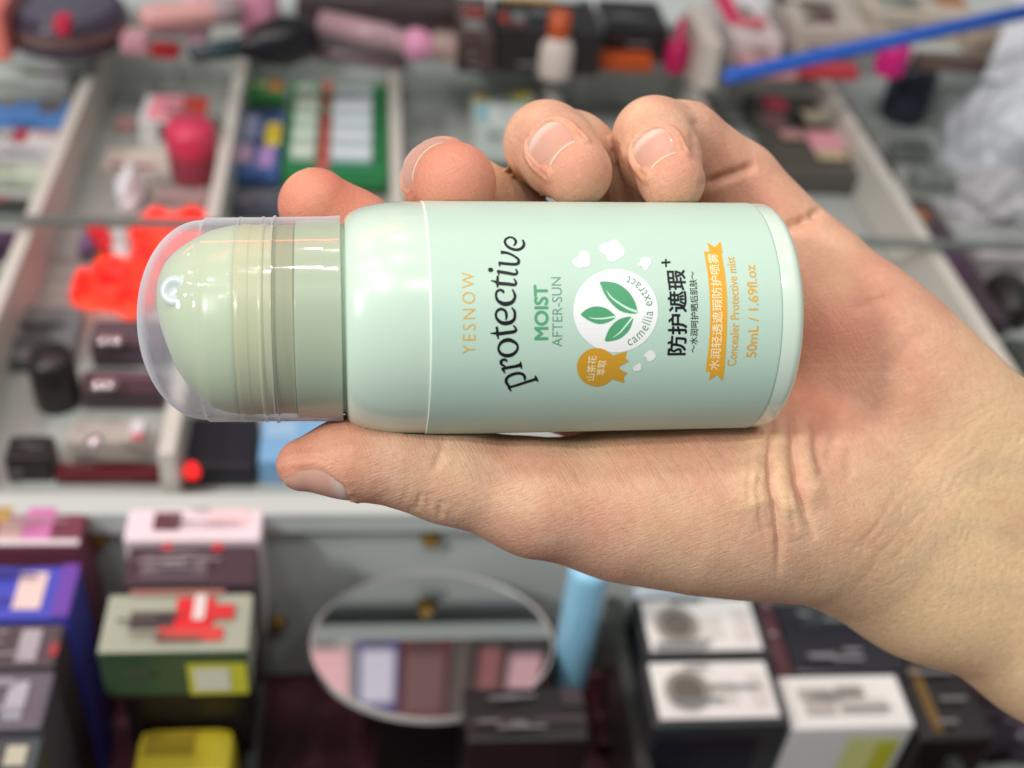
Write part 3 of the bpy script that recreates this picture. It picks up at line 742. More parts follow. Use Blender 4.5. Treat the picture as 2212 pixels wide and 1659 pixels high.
c = mixc(col4((222, 183, 154)), col4((210, 160, 134)), r1.outputs['Result'])
c = mixc(c, col4((236, 202, 158)), A2.outputs['Fac'])
c = mixc(c, col4((214, 134, 114)), A1.outputs['Fac'])
c = mixc(c, col4((190, 138, 104)), r2.outputs['Result'])
n3 = nd('ShaderNodeTexNoise', Scale=55.0, Detail=3.0); LK(tc.outputs['Object'], n3.inputs['Vector'])
r3 = nd('ShaderNodeMapRange', **{'From Min': 0.52, 'From Max': 0.72, 'To Max': 0.32}); LK(n3.outputs['Fac'], r3.inputs['Value'])
c = mixc(c, col4((206, 134, 112)), r3.outputs['Result'])
r4 = nd('ShaderNodeMapRange', **{'From Min': 0.48, 'From Max': 0.30, 'To Max': 0.30}); LK(n3.outputs['Fac'], r4.inputs['Value'])
c = mixc(c, col4((232, 198, 156)), r4.outputs['Result'])
A4 = nd('ShaderNodeAttribute'); A4.attribute_name = 'vein'
c = mixc(c, col4((178, 160, 140)), A4.outputs['Fac'])
LK(c, P_.inputs['Base Color'])
P_.inputs['Roughness'].default_value = 0.48; P_.inputs['Specular IOR Level'].default_value = 0.35
P_.inputs['Subsurface Weight'].default_value = 0.35; P_.inputs['Subsurface Radius'].default_value = (1.0, 0.38, 0.2); P_.inputs['Subsurface Scale'].default_value = 0.0022
AR = nt.nodes.new('ShaderNodeAttribute'); AR.attribute_name = 'rest'
def lines(rot, sc, det=2.0):                            # fine skin lines: stretched noise
    m_ = nt.nodes.new('ShaderNodeMapping'); m_.vector_type = 'TEXTURE'; m_.inputs['Rotation'].default_value = (0, 0, rot); m_.inputs['Scale'].default_value = tuple(1 / v for v in sc)
    LK(AR.outputs['Vector'], m_.inputs['Vector'])
    n_ = nd('ShaderNodeTexNoise', Scale=1.0, Detail=det, Distortion=0.35); LK(m_.outputs['Vector'], n_.inputs['Vector']); return n_.outputs['Fac']
def madd(a, k, b):
    q = nt.nodes.new('ShaderNodeMath'); q.operation = 'MULTIPLY_ADD'; LK(a, q.inputs[0]); q.inputs[1].default_value = k
    if b is None: q.inputs[2].default_value = 0
    else: LK(b, q.inputs[2])
    return q.outputs['Value']
vo = nd('ShaderNodeTexVoronoi', Scale=2.1); vo.feature = 'DISTANCE_TO_EDGE'; LK(AR.outputs['Vector'], vo.inputs['Vector'])
vr = nd('ShaderNodeMapRange', **{'From Max': 0.10}); LK(vo.outputs['Distance'], vr.inputs['Value'])
hgt = madd(lines(math.radians(62), (0.5, 3.4, 0.9)), 1.5, None)
hgt = madd(lines(math.radians(-20), (0.6, 2.8, 0.9)), 1.2, hgt)
hgt = madd(vr.outputs['Result'], 0.16, hgt)
bu = nt.nodes.new('ShaderNodeBump'); bu.inputs['Strength'].default_value = 0.5; bu.inputs['Distance'].default_value = 0.00022
LK(hgt, bu.inputs['Height']); LK(bu.outputs['Normal'], P_.inputs['Normal'])

hand = link('hand', hand_me, skin, None, True); hand.location = HORG
tag(hand, 'bare left hand, palm to the viewer, gripping the mint spray can', 'hand')

nail_m = bpy.data.materials.new('fingernail'); nail_m.use_nodes = True
nt = nail_m.node_tree; P_ = nt.nodes['Principled BSDF']; LK = nt.links.new
P_.inputs['Roughness'].default_value = 0.36; P_.inputs['Coat Weight'].default_value = 0.1
P_.inputs['Subsurface Weight'].default_value = 0.3; P_.inputs['Subsurface Radius'].default_value = (1.0, 0.45, 0.3); P_.inputs['Subsurface Scale'].default_value = 0.0015
av = nt.nodes.new('ShaderNodeAttribute'); av.attribute_name = 'along'
cr = nt.nodes.new('ShaderNodeValToRGB'); LK(av.outputs['Fac'], cr.inputs['Fac']); LK(cr.outputs['Color'], P_.inputs['Base Color'])
e = cr.color_ramp.elements; e[0].position = 0.0; e[0].color = col4((224, 180, 162)); e[1].position = 1.0; e[1].color = col4((232, 200, 172))
for pos, cc in ((0.16, (230, 196, 182)), (0.32, (216, 160, 142)), (0.93, (216, 158, 138)), (0.97, (230, 192, 168))):
    q = e.new(pos); q.color = col4(cc)
for g, (P, d, n) in NAILS.items():
    NVv, NU, _ = P.shape
    verts = [tuple(cam_mm(p) - HORG) for p in P.reshape(-1, 3)]
    faces = [(j * NU + i, j * NU + i + 1, (j + 1) * NU + i + 1, (j + 1) * NU + i) for j in range(NVv - 1) for i in range(NU - 1)]
    me = bpy.data.meshes.new('fingernail'); me.from_pydata(verts, [], faces); me.update()
    at = me.attributes.new('along', 'FLOAT', 'POINT'); at.data.foreach_set('value', [(k // NU) / (NVv - 1) for k in range(NU * NVv)])
    o = link('thumbnail' if g == 'thumb' else 'fingernail', me, nail_m, hand, True)
    sd = o.modifiers.new('thick', 'SOLIDIFY'); sd.thickness = 0.00014; sd.offset = -1

# ------------------------------------------------------------------ the shop display behind the hand
def M(rgb, rough=0.4, **kw):
    return mat('goods_%02x%02x%02x_%d' % (*rgb, int(rough * 100)), rgb, rough, noise=0.06, nscale=60.0, **kw)

def box_mesh(name, sx, sy, sz, bev=0.0012):
    bm = bmesh.new(); bmesh.ops.create_cube(bm, size=1)
    for v in bm.verts: v.co = Vector((v.co.x * sx, v.co.y * sy, (v.co.z + 0.5) * sz))
    if bev: bmesh.ops.bevel(bm, geom=bm.edges[:], offset=min(bev, sx * .2, sy * .2, sz * .2), segments=2, affect='EDGES', profile=0.6)
    me = bpy.data.meshes.new(name); bm.to_mesh(me); bm.free(); return me

def structure_box(name, x0, x1, y0, y1, z0, z1, m, parent=None, bev=0.001):
    me = box_mesh(name, x1 - x0, y1 - y0, z1 - z0, bev)
    o = link(name, me, m, parent); o.location = ((x0 + x1) / 2, (y0 + y1) / 2, z0)
    if not parent: o['kind'] = 'structure'
    return o

PANEL = mat('white_acrylic', (196, 202, 198), 0.3, noise=0.03, nscale=12)
TRAYM = mat('grey_tray_floor', (168, 172, 168), 0.25, noise=0.10, nscale=9)
EDGE = mat('partition_acrylic', (205, 202, 193), 0.35, noise=0.04, nscale=30)
Y_BACK = on_z(1106, 215, 0.0)[1]; Y_FRONT = on_z(600, 1045, 0.015)[1]
ZL = -0.10
structure_box('tray_floor', -0.62, 0.62, Y_FRONT - 0.004, Y_BACK, -0.006, 0.0, TRAYM)
structure_box('upper_shelf', -0.75, 0.75, Y_BACK, Y_BACK + 0.6, -0.006, 0.05, PANEL)
structure_box('front_ledge', -0.62, 0.62, Y_FRONT - 0.016, Y_FRONT - 0.0045, 0.002, 0.014, PANEL)
lower_panel = structure_box('lower_panel', -0.62, 0.62, Y_FRONT - 0.011, Y_FRONT - 0.007, ZL, 0.0015, PANEL)
# maroon glitter paper of the lower display
gm = bpy.data.materials.new('maroon_glitter_paper'); gm.use_nodes = True
nt = gm.node_tree; P_ = nt.nodes['Principled BSDF']; LK = nt.links.new
tc = nt.nodes.new('ShaderNodeTexCoord'); nz = nt.nodes.new('ShaderNodeTexNoise'); nz.inputs['Scale'].default_value = 14; nz.inputs['Detail'].default_value = 6
cr = nt.nodes.new('ShaderNodeValToRGB'); cr.color_ramp.elements[0].color = col4((62, 22, 30)); cr.color_ramp.elements[1].color = col4((128, 66, 78))
cr.color_ramp.elements[0].position = 0.35; cr.color_ramp.elements[1].position = 0.7
vo = nt.nodes.new('ShaderNodeTexVoronoi'); vo.inputs['Scale'].default_value = 700
LK(tc.outputs['Object'], nz.inputs['Vector']); LK(tc.outputs['Object'], vo.inputs['Vector']); LK(nz.outputs['Fac'], cr.inputs['Fac']); LK(cr.outputs['Color'], P_.inputs['Base Color'])
P_.inputs['Roughness'].default_value = 0.35; P_.inputs['Metallic'].default_value = 0.25
bpn = nt.nodes.new('ShaderNodeBump'); bpn.inputs['Strength'].default_value = 0.5; bpn.inputs['Distance'].default_value = 0.001
LK(vo.outputs['Distance'], bpn.inputs['Height']); LK(bpn.outputs['Normal'], P_.inputs['Normal'])
structure_box('lower_floor', -0.62, 0.62, -0.05, Y_FRONT - 0.0075, ZL - 0.006, ZL - 0.0005, gm)

# low partitions that divide the tray into compartments, and dividers of the lower display
for px_ in (188, 515, 852, 1187, 1492, 1783):
    X = on_z(px_, 172, 0.032)[0]
    structure_box('partition', X - 0.0035, X + 0.0035, Y_FRONT, Y_BACK - 0.0005, 0.0002, 0.032, EDGE)
DARK = mat('smoked_acrylic', (58, 62, 58), 0.12, noise=0.05, nscale=20)
for px_, py_ in ((185, 1150), (583, 1130), (1338, 1330), (2010, 1480)):
    X = on_z(px_, py_, -0.04)[0]
    structure_box('divider', X - 0.003, X + 0.003, Y_FRONT - 0.20, Y_FRONT - 0.012, ZL, -0.045, DARK)
# brass studs that hold the panel
BRASS = mat('brass', (176, 140, 70), 0.3, metallic=0.8)
for px_, py_ in ((930, 1157), (590, 1127), (212, 1160), (600, 1342), (1330, 1180)):
    p = on_y(px_, py_, Y_FRONT - 0.011)
    bm = bmesh.new(); bmesh.ops.create_cone(bm, segments=24, radius1=0.0045, radius2=0.003, depth=0.005, cap_ends=True)
    bmesh.ops.rotate(bm, verts=bm.verts, matrix=Matrix.Rotation(math.radians(90), 3, 'X'))
    me = bpy.data.meshes.new('stud'); bm.to_mesh(me); bm.free()
    o = link('stud', me, BRASS, lower_panel); o.location = Vector(p) - lower_panel.location + Vector((0, -0.0025, 0))

def decal(name, parent, x0, x1, y0, y1, z, m, face='top', dz=0.0004):
    if face == 'top': vs = [(x0, y0, z + dz), (x1, y0, z + dz), (x1, y1, z + dz), (x0, y1, z + dz)]
    else: vs = [(x0, z - dz, y0), (x1, z - dz, y0), (x1, z - dz, y1), (x0, z - dz, y1)]
    me = bpy.data.meshes.new(name); me.from_pydata(vs, [], [(0, 1, 2, 3)]); me.update()
    return link(name, me, m, parent)

def goods(name, label, cat, rect, ztop, *args, **kw):
    if isinstance(ztop, str):                          # far edge against the panel: the top's height follows
        ztop = on_y((rect[0] + rect[2]) / 2, rect[1], Y_FRONT - 0.0125 - float(ztop))[2]; args = (args[0] if args[0] else ztop - ZL,) + args[1:]
    else:                                              # the rectangle spans top and front face: share it between them
        h = args[0]; z0 = ztop - h; xl, yt, xr, yb = rect; dist = np.linalg.norm(on_z((xl + xr) / 2, (yt + yb) / 2, ztop) - CAM_POS)
        kpx = h * FPX * 0.74 / dist
        if kpx > 0.5 * (yb - yt): h *= 0.5 * (yb - yt) / kpx; kpx = 0.5 * (yb - yt)
        rect = (xl, yt, xr, yb - kpx); ztop = z0 + h; args = (h,) + args[1:]
    return _goods(name, label, cat, rect, ztop, *args, **kw)

def _goods(name, label, cat, rect, ztop, h, rgb, rough=0.4, top=(), front=(), group=None, yaw=0.0, clear_coat=0.0):
    xl, yt, xr, yb = rect; xc, yc = (xl + xr) / 2, (yt + yb) / 2
    a, b = on_z(xl, yc, ztop), on_z(xr, yc, ztop); y1 = on_z(xc, yt, ztop)[1]; y0 = on_z(xc, yb, ztop)[1]
    sx, sy = b[0] - a[0], y1 - y0
    o = link(name, box_mesh(name, sx, sy, h, 0.0015), M(rgb, rough))
    o.location = ((a[0] + b[0]) / 2, (y0 + y1) / 2, ztop - h); o.rotation_euler.z = yaw
    tag(o, label, cat, group)
    for i, (nm, u0, v0, u1, v1, c_) in enumerate(top):
        decal(nm, o, (u0 - .5) * sx, (u1 - .5) * sx, (.5 - v1) * sy, (.5 - v0) * sy, h, M(c_, 0.45), 'top', 0.0004 + 0.0003 * i)
    for i, (nm, u0, v0, u1, v1, c_) in enumerate(front):
        decal(nm, o, (u0 - .5) * sx, (u1 - .5) * sx, (1 - v1) * h, (1 - v0) * h, -sy / 2, M(c_, 0.45), 'front', 0.0004 + 0.0003 * i)
    if cat in ('box', 'carton', 'pack', 'card'):       # unreadable small print: thin bars
        rr_ = random.Random(label); lum = sum(rgb) / 3; tone = tuple(int(min(255, v * .55)) for v in rgb) if lum > 110 else tuple(int(v + (255 - v) * .42) for v in rgb)
        for q in range(rr_.randint(3, 6)):
            u0 = rr_.uniform(.06, .5); u1 = u0 + rr_.uniform(.12, .4); v0 = rr_.uniform(.08, .88)
            decal('print_bar', o, (u0 - .5) * sx, (min(u1, .95) - .5) * sx, (.5 - v0 - .05) * sy, (.5 - v0) * sy, h, M(tone, 0.45), 'top', 0.0024 + 0.0002 * q)
        for q in range(rr_.randint(1, 3)):
            u0 = rr_.uniform(.06, .5); u1 = u0 + rr_.uniform(.15, .4); v0 = rr_.uniform(.15, .8)
            decal('print_bar', o, (u0 - .5) * sx, (min(u1, .95) - .5) * sx, (1 - v0 - .08) * h, (1 - v0) * h, -sy / 2, M(tone, 0.45), 'front', 0.0024 + 0.0002 * q)
    return o

def turned(name, label, cat, px, z0, prof, rgb, rough=0.35, sy=1.0, group=None, parts=()):
    """upright round thing: prof = [(radius in pixels, height m)]"""
    c = on_z(px[0], px[1], z0); k = np.linalg.norm(c - CAM_POS) / FPX * 0.97
    def lathe(pr):
        bm = bmesh.new(); rings = []
        for r, z in pr:
            rings.append([bm.verts.new((max(r * k, 1e-5) * math.cos(a), max(r * k, 1e-5) * sy * math.sin(a), z)) for a in np.linspace(0, 2 * math.pi, 28, endpoint=False)])
        for A, B in zip(rings[:-1], rings[1:]):
            for i in range(28): bm.faces.new((A[i], A[(i + 1) % 28], B[(i + 1) % 28], B[i]))
        me_ = bpy.data.meshes.new(name); bm.to_mesh(me_); bm.free(); return me_
    o = link(name, lathe(prof), M(rgb, rough), None, True); o.location = c
    tag(o, label, cat, group)
    for nm, pr, c_ in parts: link(nm, lathe(pr), M(c_, rough), o, True)
    return o

def lying(name, label, cat, p0, p1, z, r, rgb, rough=0.3, parts=(), emit=None, group=None, zend=None):
    """rod-like thing lying between two pixels: r = [(t, radius px)]"""
    A, B = on_z(p0[0], p0[1], z), on_z(p1[0], p1[1], z if zend is None else zend); d = B - A; L = np.linalg.norm(d); d = d / L
    k = np.linalg.norm((A + B) / 2 - CAM_POS) / FPX
    e1 = _n(np.cross(d, (0, 0, 1))); e2 = np.cross(e1, d)
    def tube(pr, nm):
        vs, fs = [], []
        for t, r_ in pr:
            for a in np.linspace(0, 2 * math.pi, 20, endpoint=False):
                vs.append(tuple(d * (t * L) + (e1 * math.cos(a) + e2 * math.sin(a)) * max(r_ * k, 1e-5)))
        for i in range(len(pr) - 1):
            for q in range(20): fs.append((i * 20 + q, i * 20 + (q + 1) % 20, (i + 1) * 20 + (q + 1) % 20, (i + 1) * 20 + q))
        me_ = bpy.data.meshes.new(nm); me_.from_pydata(vs, [], fs); me_.update()
        bm = bmesh.new(); bm.from_mesh(me_); bmesh.ops.recalc_face_normals(bm, faces=bm.faces); bm.to_mesh(me_); bm.free(); return me_
    mm = M(rgb, rough) if not emit else mat('glow_%02x%02x%02x' % emit, rgb, 0.4, emit=emit, emit_s=1.0)
    o = link(name, tube(r, name), mm, None, True); o.location = A
    tag(o, label, cat, group)
    for nm, pr, c_ in parts: link(nm, tube(pr, nm), M(c_, rough), o, True)
    return o

ROUND = lambda R, n=5: [(R * math.sin(math.pi / 2 * i / n), i) for i in range(n + 1)]
def capsule(R, t0=0.0, t1=1.0, e=0.12):
    return [(t0, 0.5)] + [(t0 + e * (1 - math.cos(a)), R * math.sin(a)) for a in np.linspace(0.25, math.pi / 2, 5)] + \
           [(t1 - e * (1 - math.cos(a)), R * math.sin(a)) for a in np.linspace(math.pi / 2, 0.25, 5)] + [(t1, 0.5)]

def lump(name, label, cat, px, z, rx, ry, hz, rgb, rough=0.3, seed=0, emit=None, amp=0.25, emit_s=1.0, alpha=None, group=None):
    c = on_z(px[0], px[1], z); k = np.linalg.norm(c - CAM_POS) / FPX
    bm = bmesh.new(); bmesh.ops.create_icosphere(bm, subdivisions=5, radius=1)
    from mathutils import noise as mn
    for v in bm.verts:
        n_ = v.co.normalized(); q = 1 + amp * mn.fractal(n_ * 1.7 + Vector((seed * 3.1, seed, 0)), 0.9, 2.2, 3)
        v.co = Vector((n_.x * rx * k * q, n_.y * ry * k * q * 1.25, max(n_.z, -0.2) * hz * q))
    me = bpy.data.meshes.new(name); bm.to_mesh(me); bm.free()
    mm = mat('glow_%02x%02x%02x' % emit, rgb, 0.4, emit=emit, emit_s=emit_s) if emit else M(rgb, rough)
    o = link(name, me, mm, None, True); o.location = c + np.array([0, 0, 0.2 * hz]); tag(o, label, cat, group); return o

def uneven(m):
    nt = m.node_tree; p_ = nt.nodes['Principled BSDF']; tc = nt.nodes.new('ShaderNodeTexCoord'); n_ = nt.nodes.new('ShaderNodeTexNoise'); n_.inputs['Scale'].default_value = 45
    cr = nt.nodes.new('ShaderNodeValToRGB'); cr.color_ramp.elements[0].color = col4((236, 20, 18)); cr.color_ramp.elements[1].color = col4((255, 92, 62)); cr.color_ramp.elements[0].position = .4; cr.color_ramp.elements[1].position = .66
    nt.links.new(tc.outputs['Object'], n_.inputs['Vector']); nt.links.new(n_.outputs['Fac'], cr.inputs['Fac']); nt.links.new(cr.outputs['Color'], p_.inputs['Emission Color'])
U = 0.0505                                              # top of the upper shelf
# --- upper shelf
goods('carton', 'salmon pink carton at the upper left corner of the display', 'carton', (-70, -60, 26, 100), U + .03, .03, (226, 128, 118))
turned('compact_case', 'dark purple round compact case in the upper left corner', 'compact', (150, 78), U, [(112, 0), (118, .006), (118, .016), (108, .020), (0, .020)], (66, 58, 74), 0.2,
       parts=[('rim', [(119, .008), (121, .011), (119, .014)], (120, 96, 92)), ('mirror', [(96, .0205), (94, .0215), (0, .0215)], (92, 90, 104))])
goods('powder_puff_box', 'crimson wedge standing on the dark purple compact', 'box', (118, 25, 150, 70), U + .034, .012, (200, 36, 70))
lying('lip_gloss', 'salmon pink gloss tube lying beside the purple compact', 'gloss tube', (300, 40), (520, 20), U + .03, capsule(26), (214, 160, 158), parts=[('cap', [(.70, 24), (.71, 27), (.98, 27), (1.0, 20)], (160, 140, 142))])
goods('cosmetic_box', 'dusty pink upright box left of the crimson box', 'box', (262, 60, 318, 112), U + .035, .035, (208, 156, 168), top=[('lid_print', .1, .1, .9, .5, (228, 186, 190))])
goods('cosmetic_box', 'small crimson box between two pink packs', 'box', (325, 88, 388, 122), U + .02, .02, (176, 36, 44))
goods('cosmetic_box', 'long grey lidded box behind the crimson box', 'box', (325, 50, 455, 76), U + .03, .03, (128, 112, 118))
turned('cream_tube', 'pale pink cream tube standing next to the black brush', 'tube', (430, 122), U, [(20, 0), (22, .004), (21, .03), (12, .05), (0, .05)], (226, 190, 204))
turned('puff_jar', 'round pink jar at the top edge of the display', 'jar', (560, 62), U, [(40, 0), (44, .01), (42, .025), (20, .032), (0, .033)], (206, 138, 164))
lying('hair_brush', 'black paddle brush with dark teal handle on the upper shelf', 'brush', (410, 118), (690, 78), U + .022, [(0, 2), (.03, 16), (.35, 18), (.45, 26), (.52, 40), (.7, 52), (.88, 44), (.97, 20), (1, 1)], (24, 24, 28), 0.25,
      parts=[('handle', [(-.01, 2), (.02, 18), (.34, 20), (.36, 14)], (44, 64, 68))])
goods('carton', 'dark brown carton behind the pink pens', 'carton', (640, -30, 990, 60), U + .03, .03, (66, 52, 54))
lying('makeup_pen', 'greyish pink makeup pen with round pink tip', 'pen', (690, 48), (950, 108), U + .03, [(0, 2), (.02, 26), (.6, 28), (.62, 22), (.7, 22), (.74, 30), (.82, 32), (.9, 28), (.94, 8), (1, 2)], (164, 134, 140),
      parts=[('pink_tip', [(.72, 22), (.77, 33), (.83, 34), (.90, 28), (.96, 4)], (208, 140, 172))])
lying('makeup_pen', 'dark mauve makeup pen lying in front of the pink one', 'pen', (660, 104), (880, 138), U + .012, capsule(18), (110, 88, 94))
goods('bottle_cap_box', 'beige box beside the pink pen tip', 'box', (936, 66, 990, 128), U + .025, .025, (186, 160, 152))
goods('carton', 'large black carton on the upper shelf', 'carton', (1070, 0, 1290, 140), U + .03, .03, (34, 31, 33), 0.3,
      top=[('red_print', .04, .45, .12, .8, (150, 46, 28)), ('grey_seal', .16, .45, .28, .75, (120, 120, 122)), ('red_print', .12, .78, .26, .95, (96, 46, 46)), ('yellow_band', .10, .02, .62, .14, (206, 158, 60))])
turned('serum_bottle', 'white bottle with orange cap standing before the black cartons', 'bottle', (1196, 160), U, [(36, 0), (38, .003), (36, .020), (22, .025)], (206, 194, 186),
       parts=[('cap', [(23, .024), (24, .026), (23, .040), (0, .041)], (180, 80, 38))])
goods('carton', 'dark brown carton with crimson print beside the black carton', 'carton', (985, -10, 1062, 140), U + .022, .022, (74, 58, 56), top=[('crimson_print', .2, .3, .8, .5, (150, 60, 50)), ('grey_print', .2, .6, .7, .85, (130, 124, 122))])
goods('carton', 'second black carton right of the orange capped bottle', 'carton', (1300, 0, 1432, 118), U + .035, .035, (34, 31, 34), 0.3, top=[('seal', -.32, .1, -.12, .9, (84, 84, 92))])
goods('sponge_block', 'burnt orange sponge block on the upper shelf edge', 'sponge', (1286, 108, 1408, 150), U + .02, .02, (176, 72, 22), 0.8)
turned('nail_polish', 'small magenta polish bottle beside the orange block', 'polish bottle', (1456, 152), U, [(22, 0), (25, .004), (24, .018), (10, .022), (10, .034), (0, .035)], (178, 22, 84))
goods('cosmetic_box', 'taupe box behind the magenta polish bottle', 'box', (1424, 55, 1490, 110), U + .03, .03, (132, 122, 112))
goods('price_rail', 'cream upright rail between black and pink goods', 'rail', (1502, 10, 1542, 172), U + .04, .04, (206, 196, 186))
goods('blister_pack', 'hot pink and white blister pack left of the blue rod', 'pack', (1562, -20, 1660, 128), U + .02, .02, (214, 196, 196), top=[('pink_print', .0, .0, .35, .75, (216, 34, 88)), ('pink_print', .2, .6, .8, .8, (214, 96, 110)), ('white_print', .5, .1, .95, .5, (232, 226, 230))])
goods('blister_pack', 'beige and brown pack above the blue rod', 'pack', (1700, -20, 1850, 108), U + .02, .02, (196, 184, 174), top=[('brown_print', .2, .3, .7, .6, (120, 106, 98)), ('maroon_print', .3, .62, .6, .85, (112, 46, 58)), ('dark_print', -.1, .05, .12, .4, (76, 56, 66))])
goods('blister_pack', 'cream pack with brown corner by the far shelf end', 'pack', (1870, -30, 2080, 70), U + .02, .02, (206, 192, 176), top=[('brown_print', .7, .2, 1.0, .7, (176, 116, 74)), ('grey_print', .1, .4, .5, .9, (158, 164, 154))])
goods('blister_pack', 'pale rose pack lying below the blue rod', 'pack', (1600, 120, 1720, 166), U + .01, .01, (206, 150, 150))
goods('shallow_tray', 'crimson shallow tray under the blue rod', 'tray', (1722, 132, 1850, 168), U + .012, .012, (190, 56, 68))
turned('powder_jar', 'round magenta jar under the blue rod', 'jar', (1918, 156), U, [(30, 0), (33, .005), (32, .016), (27, .022), (0, .023)], (212, 36, 128))
goods('carton', 'flat brown carton beside the white paper card', 'carton', (1985, 112, 2130, 150), U + .018, .018, (98, 78, 70))
goods('carton', 'tan carton behind the blue rod near the paper card', 'carton', (2090, 60, 2260, 110), U + .018, .018, (176, 160, 142))
lying('blue_rod', 'bright blue plastic rod slanting over the upper shelf', 'rod', (1562, 168), (2260, 16), U + .03, [(0, 1), (.004, 13), (.03, 15), (.5, 15), (1.0, 16), (1.004, 1)], (38, 96, 196), 0.35, zend=U + .06)
# white paper card standing at the right end
pA, pB, pC = on_z(2122, 172, U), on_z(2290, 172, U), None
me = bpy.data.meshes.new('paper_card'); hC = 0.055
vs = [(0, 0, 0), (pB[0] - pA[0], 0, 0), (pB[0] - pA[0] - .004, .02, hC), (.016, .02, hC)]
me.from_pydata(vs + [(x, y + .001, z) for x, y, z in vs], [], [(0, 1, 2, 3), (7, 6, 5, 4), (0, 4, 5, 1), (1, 5, 6, 2), (2, 6, 7, 3), (3, 7, 4, 0)]); me.update()
o = link('paper_card', me, M((236, 236, 242), 0.6)); o.location = pA; tag(o, 'folded white paper card at the right end of the upper shelf', 'card')

# --- tray compartments, far half
goods('cosmetic_box', 'white box with green and purple print, rear of the first compartment', 'box', (-60, 150, 158, 184), .035, .035, (214, 220, 214), top=[('green_print', .5, .2, .72, .85, (110, 136, 94)), ('purple_print', .72, .2, .92, .85, (136, 92, 138))])
goods('cosmetic_box', 'blue box with grey print in the first compartment', 'box', (-60, 215, 150, 272), .03, .03, (96, 146, 214), top=[('grey_print', .70, .0, .92, 1.0, (112, 104, 112)), ('beige_print', .26, .0, .42, .5, (170, 160, 130))])
goods('cosmetic_box', 'white box with red tube print in front of the blue box', 'box', (-60, 280, 132, 345), .025, .025, (214, 212, 214), top=[('red_print', .44, .0, .62, .85, (188, 56, 66)), ('rose_print', .7, .1, .95, .4, (196, 156, 160))])
goods('cosmetic_box', 'pale green box at the front of the first compartment', 'box', (-70, 352, 96, 402), .02, .02, (196, 208, 188))
goods('cosmetic_box', 'dark green box with pink corner at the left edge', 'box', (-60, 425, 62, 462), .015, .015, (54, 60, 58), top=[('pink_print', .2, .0, .6, .6, (160, 80, 88))])
goods('cosmetic_box', 'white box with pink top and green label in the second compartment', 'box', (305, 206, 452, 322), .045, .045, (214, 218, 216),
      top=[('pink_band', .12, .05, .6, .95, (240, 150, 164)), ('red_band', .6, .05, .97, .95, (196, 66, 52))], front=[('grey_window', .28, .04, .58, .62, (92, 92, 98)), ('green_label', .60, .02, .97, .5, (70, 92, 24)), ('lime_label', .60, .5, .97, .85, (162, 168, 28))])
goods('paper_sheet', 'cream leaflet lying in the second compartment', 'leaflet', (222, 322, 455, 378), .004, .004, (210, 200, 190), top=[('red_line', .1, .78, .5, .95, (140, 62, 72)), ('brown_print', .7, .0, .78, .2, (186, 130, 104))])
turned('cream_pot', 'rose red pot with maroon base on the cream leaflet', 'pot', (421, 395), .0045, [(40, 0), (47, .004), (50, .022)], (146, 62, 78), parts=[('lid', [(50, .022), (52, .024), (52, .034), (44, .038), (0, .039)], (208, 60, 92))])
lump('cotton_pad', 'white crumpled cotton pad before the cream leaflet', 'cotton', (284, 428), .002, 26, 40, .016, (220, 224, 228), 0.8, 2)
goods('cosmetic_box', 'flat mauve grey box at the middle of the second compartment', 'box', (330, 400, 455, 446), .012, .012, (164, 148, 146))
goods('cosmetic_box', 'small pale rose tag by the second compartment shadow', 'tag', (248, 250, 292, 282), .010, .010, (196, 150, 146))
# green and white blister card with rows of tubes
gc = goods('blister_card', 'green card of white tubes in rows beside a red strip', 'card', (620, 178, 838, 402), .016, .010, (46, 132, 76),
      top=[('red_strip', .32, .0, .43, .97, (196, 96, 92)), ('pale_field', .05, .12, .32, .97, (46, 126, 78)), ('white_field', .43, .10, .86, .97, (52, 130, 100))])
_b = gc.bound_box; gw, gd = gc.dimensions.x, gc.dimensions.y
xs_ = [v[0] for v in _b]; ys_ = [v[1] for v in _b]; gw, gd = max(xs_) - min(xs_), max(ys_) - min(ys_)
for r in range(5):
    for (u0, u1, c_) in ((.07, .30, (212, 226, 212)), (.45, .84, (222, 230, 238))):
        yy = (.5 - (.2 + r * .165)) * gd
        me = box_mesh('sample_tube', (u1 - u0) * gw, gd * .088, .006, .002); ob = link('sample_tube', me, M(c_, 0.3), gc)
        ob.location = ((u0 + u1 - 1) / 2 * gw, yy, .0112)
goods('sticker_card', 'green card with orange fruit print behind the tubes', 'card', (532, 170, 614, 224), .014, .010, (58, 140, 78), top=[('orange_print', .55, .1, .95, .9, (190, 122, 60)), ('cream_print', .25, .2, .6, .8, (160, 178, 120))])
goods('sticker_card', 'blue violet card with yellow print beside the tubes', 'card', (516, 238, 610, 396), .014, .010, (74, 106, 162), top=[('yellow_print', .58, .22, .95, .6, (214, 194, 52)), ('pale_print', .05, .1, .38, .5, (170, 176, 206)), ('lilac_print', .5, .62, .85, .95, (172, 140, 196)), ('rose_print', .02, .6, .35, .9, (190, 160, 180))])
goods('cosmetic_box', 'slate grey box behind the index finger', 'box', (500, 415, 640, 480), .012, .012, (78, 82, 94))
goods('cosmetic_box', 'white box with teal side and yellow corners behind the middle finger', 'box', (1024, 195, 1160, 330), .030, .030, (206, 216, 212),
      top=[('yellow_print', .02, .08, .24, .5, (220, 200, 130)), ('teal_print', .02, .5, .2, 1.0, (140, 194, 206)), ('yellow_print', .62, .05, .92, .32, (216, 190, 60)), ('green_print', .5, .35, .9, .5, (150, 196, 164))])
goods('cosmetic_box', 'small black box before the white teal box', 'box', (1052, 350, 1135, 415), .020, .020, (28, 32, 34))
goods('cosmetic_box', 'small white box between middle and ring finger', 'box', (1136, 385, 1210, 430), .014, .014, (200, 210, 212))
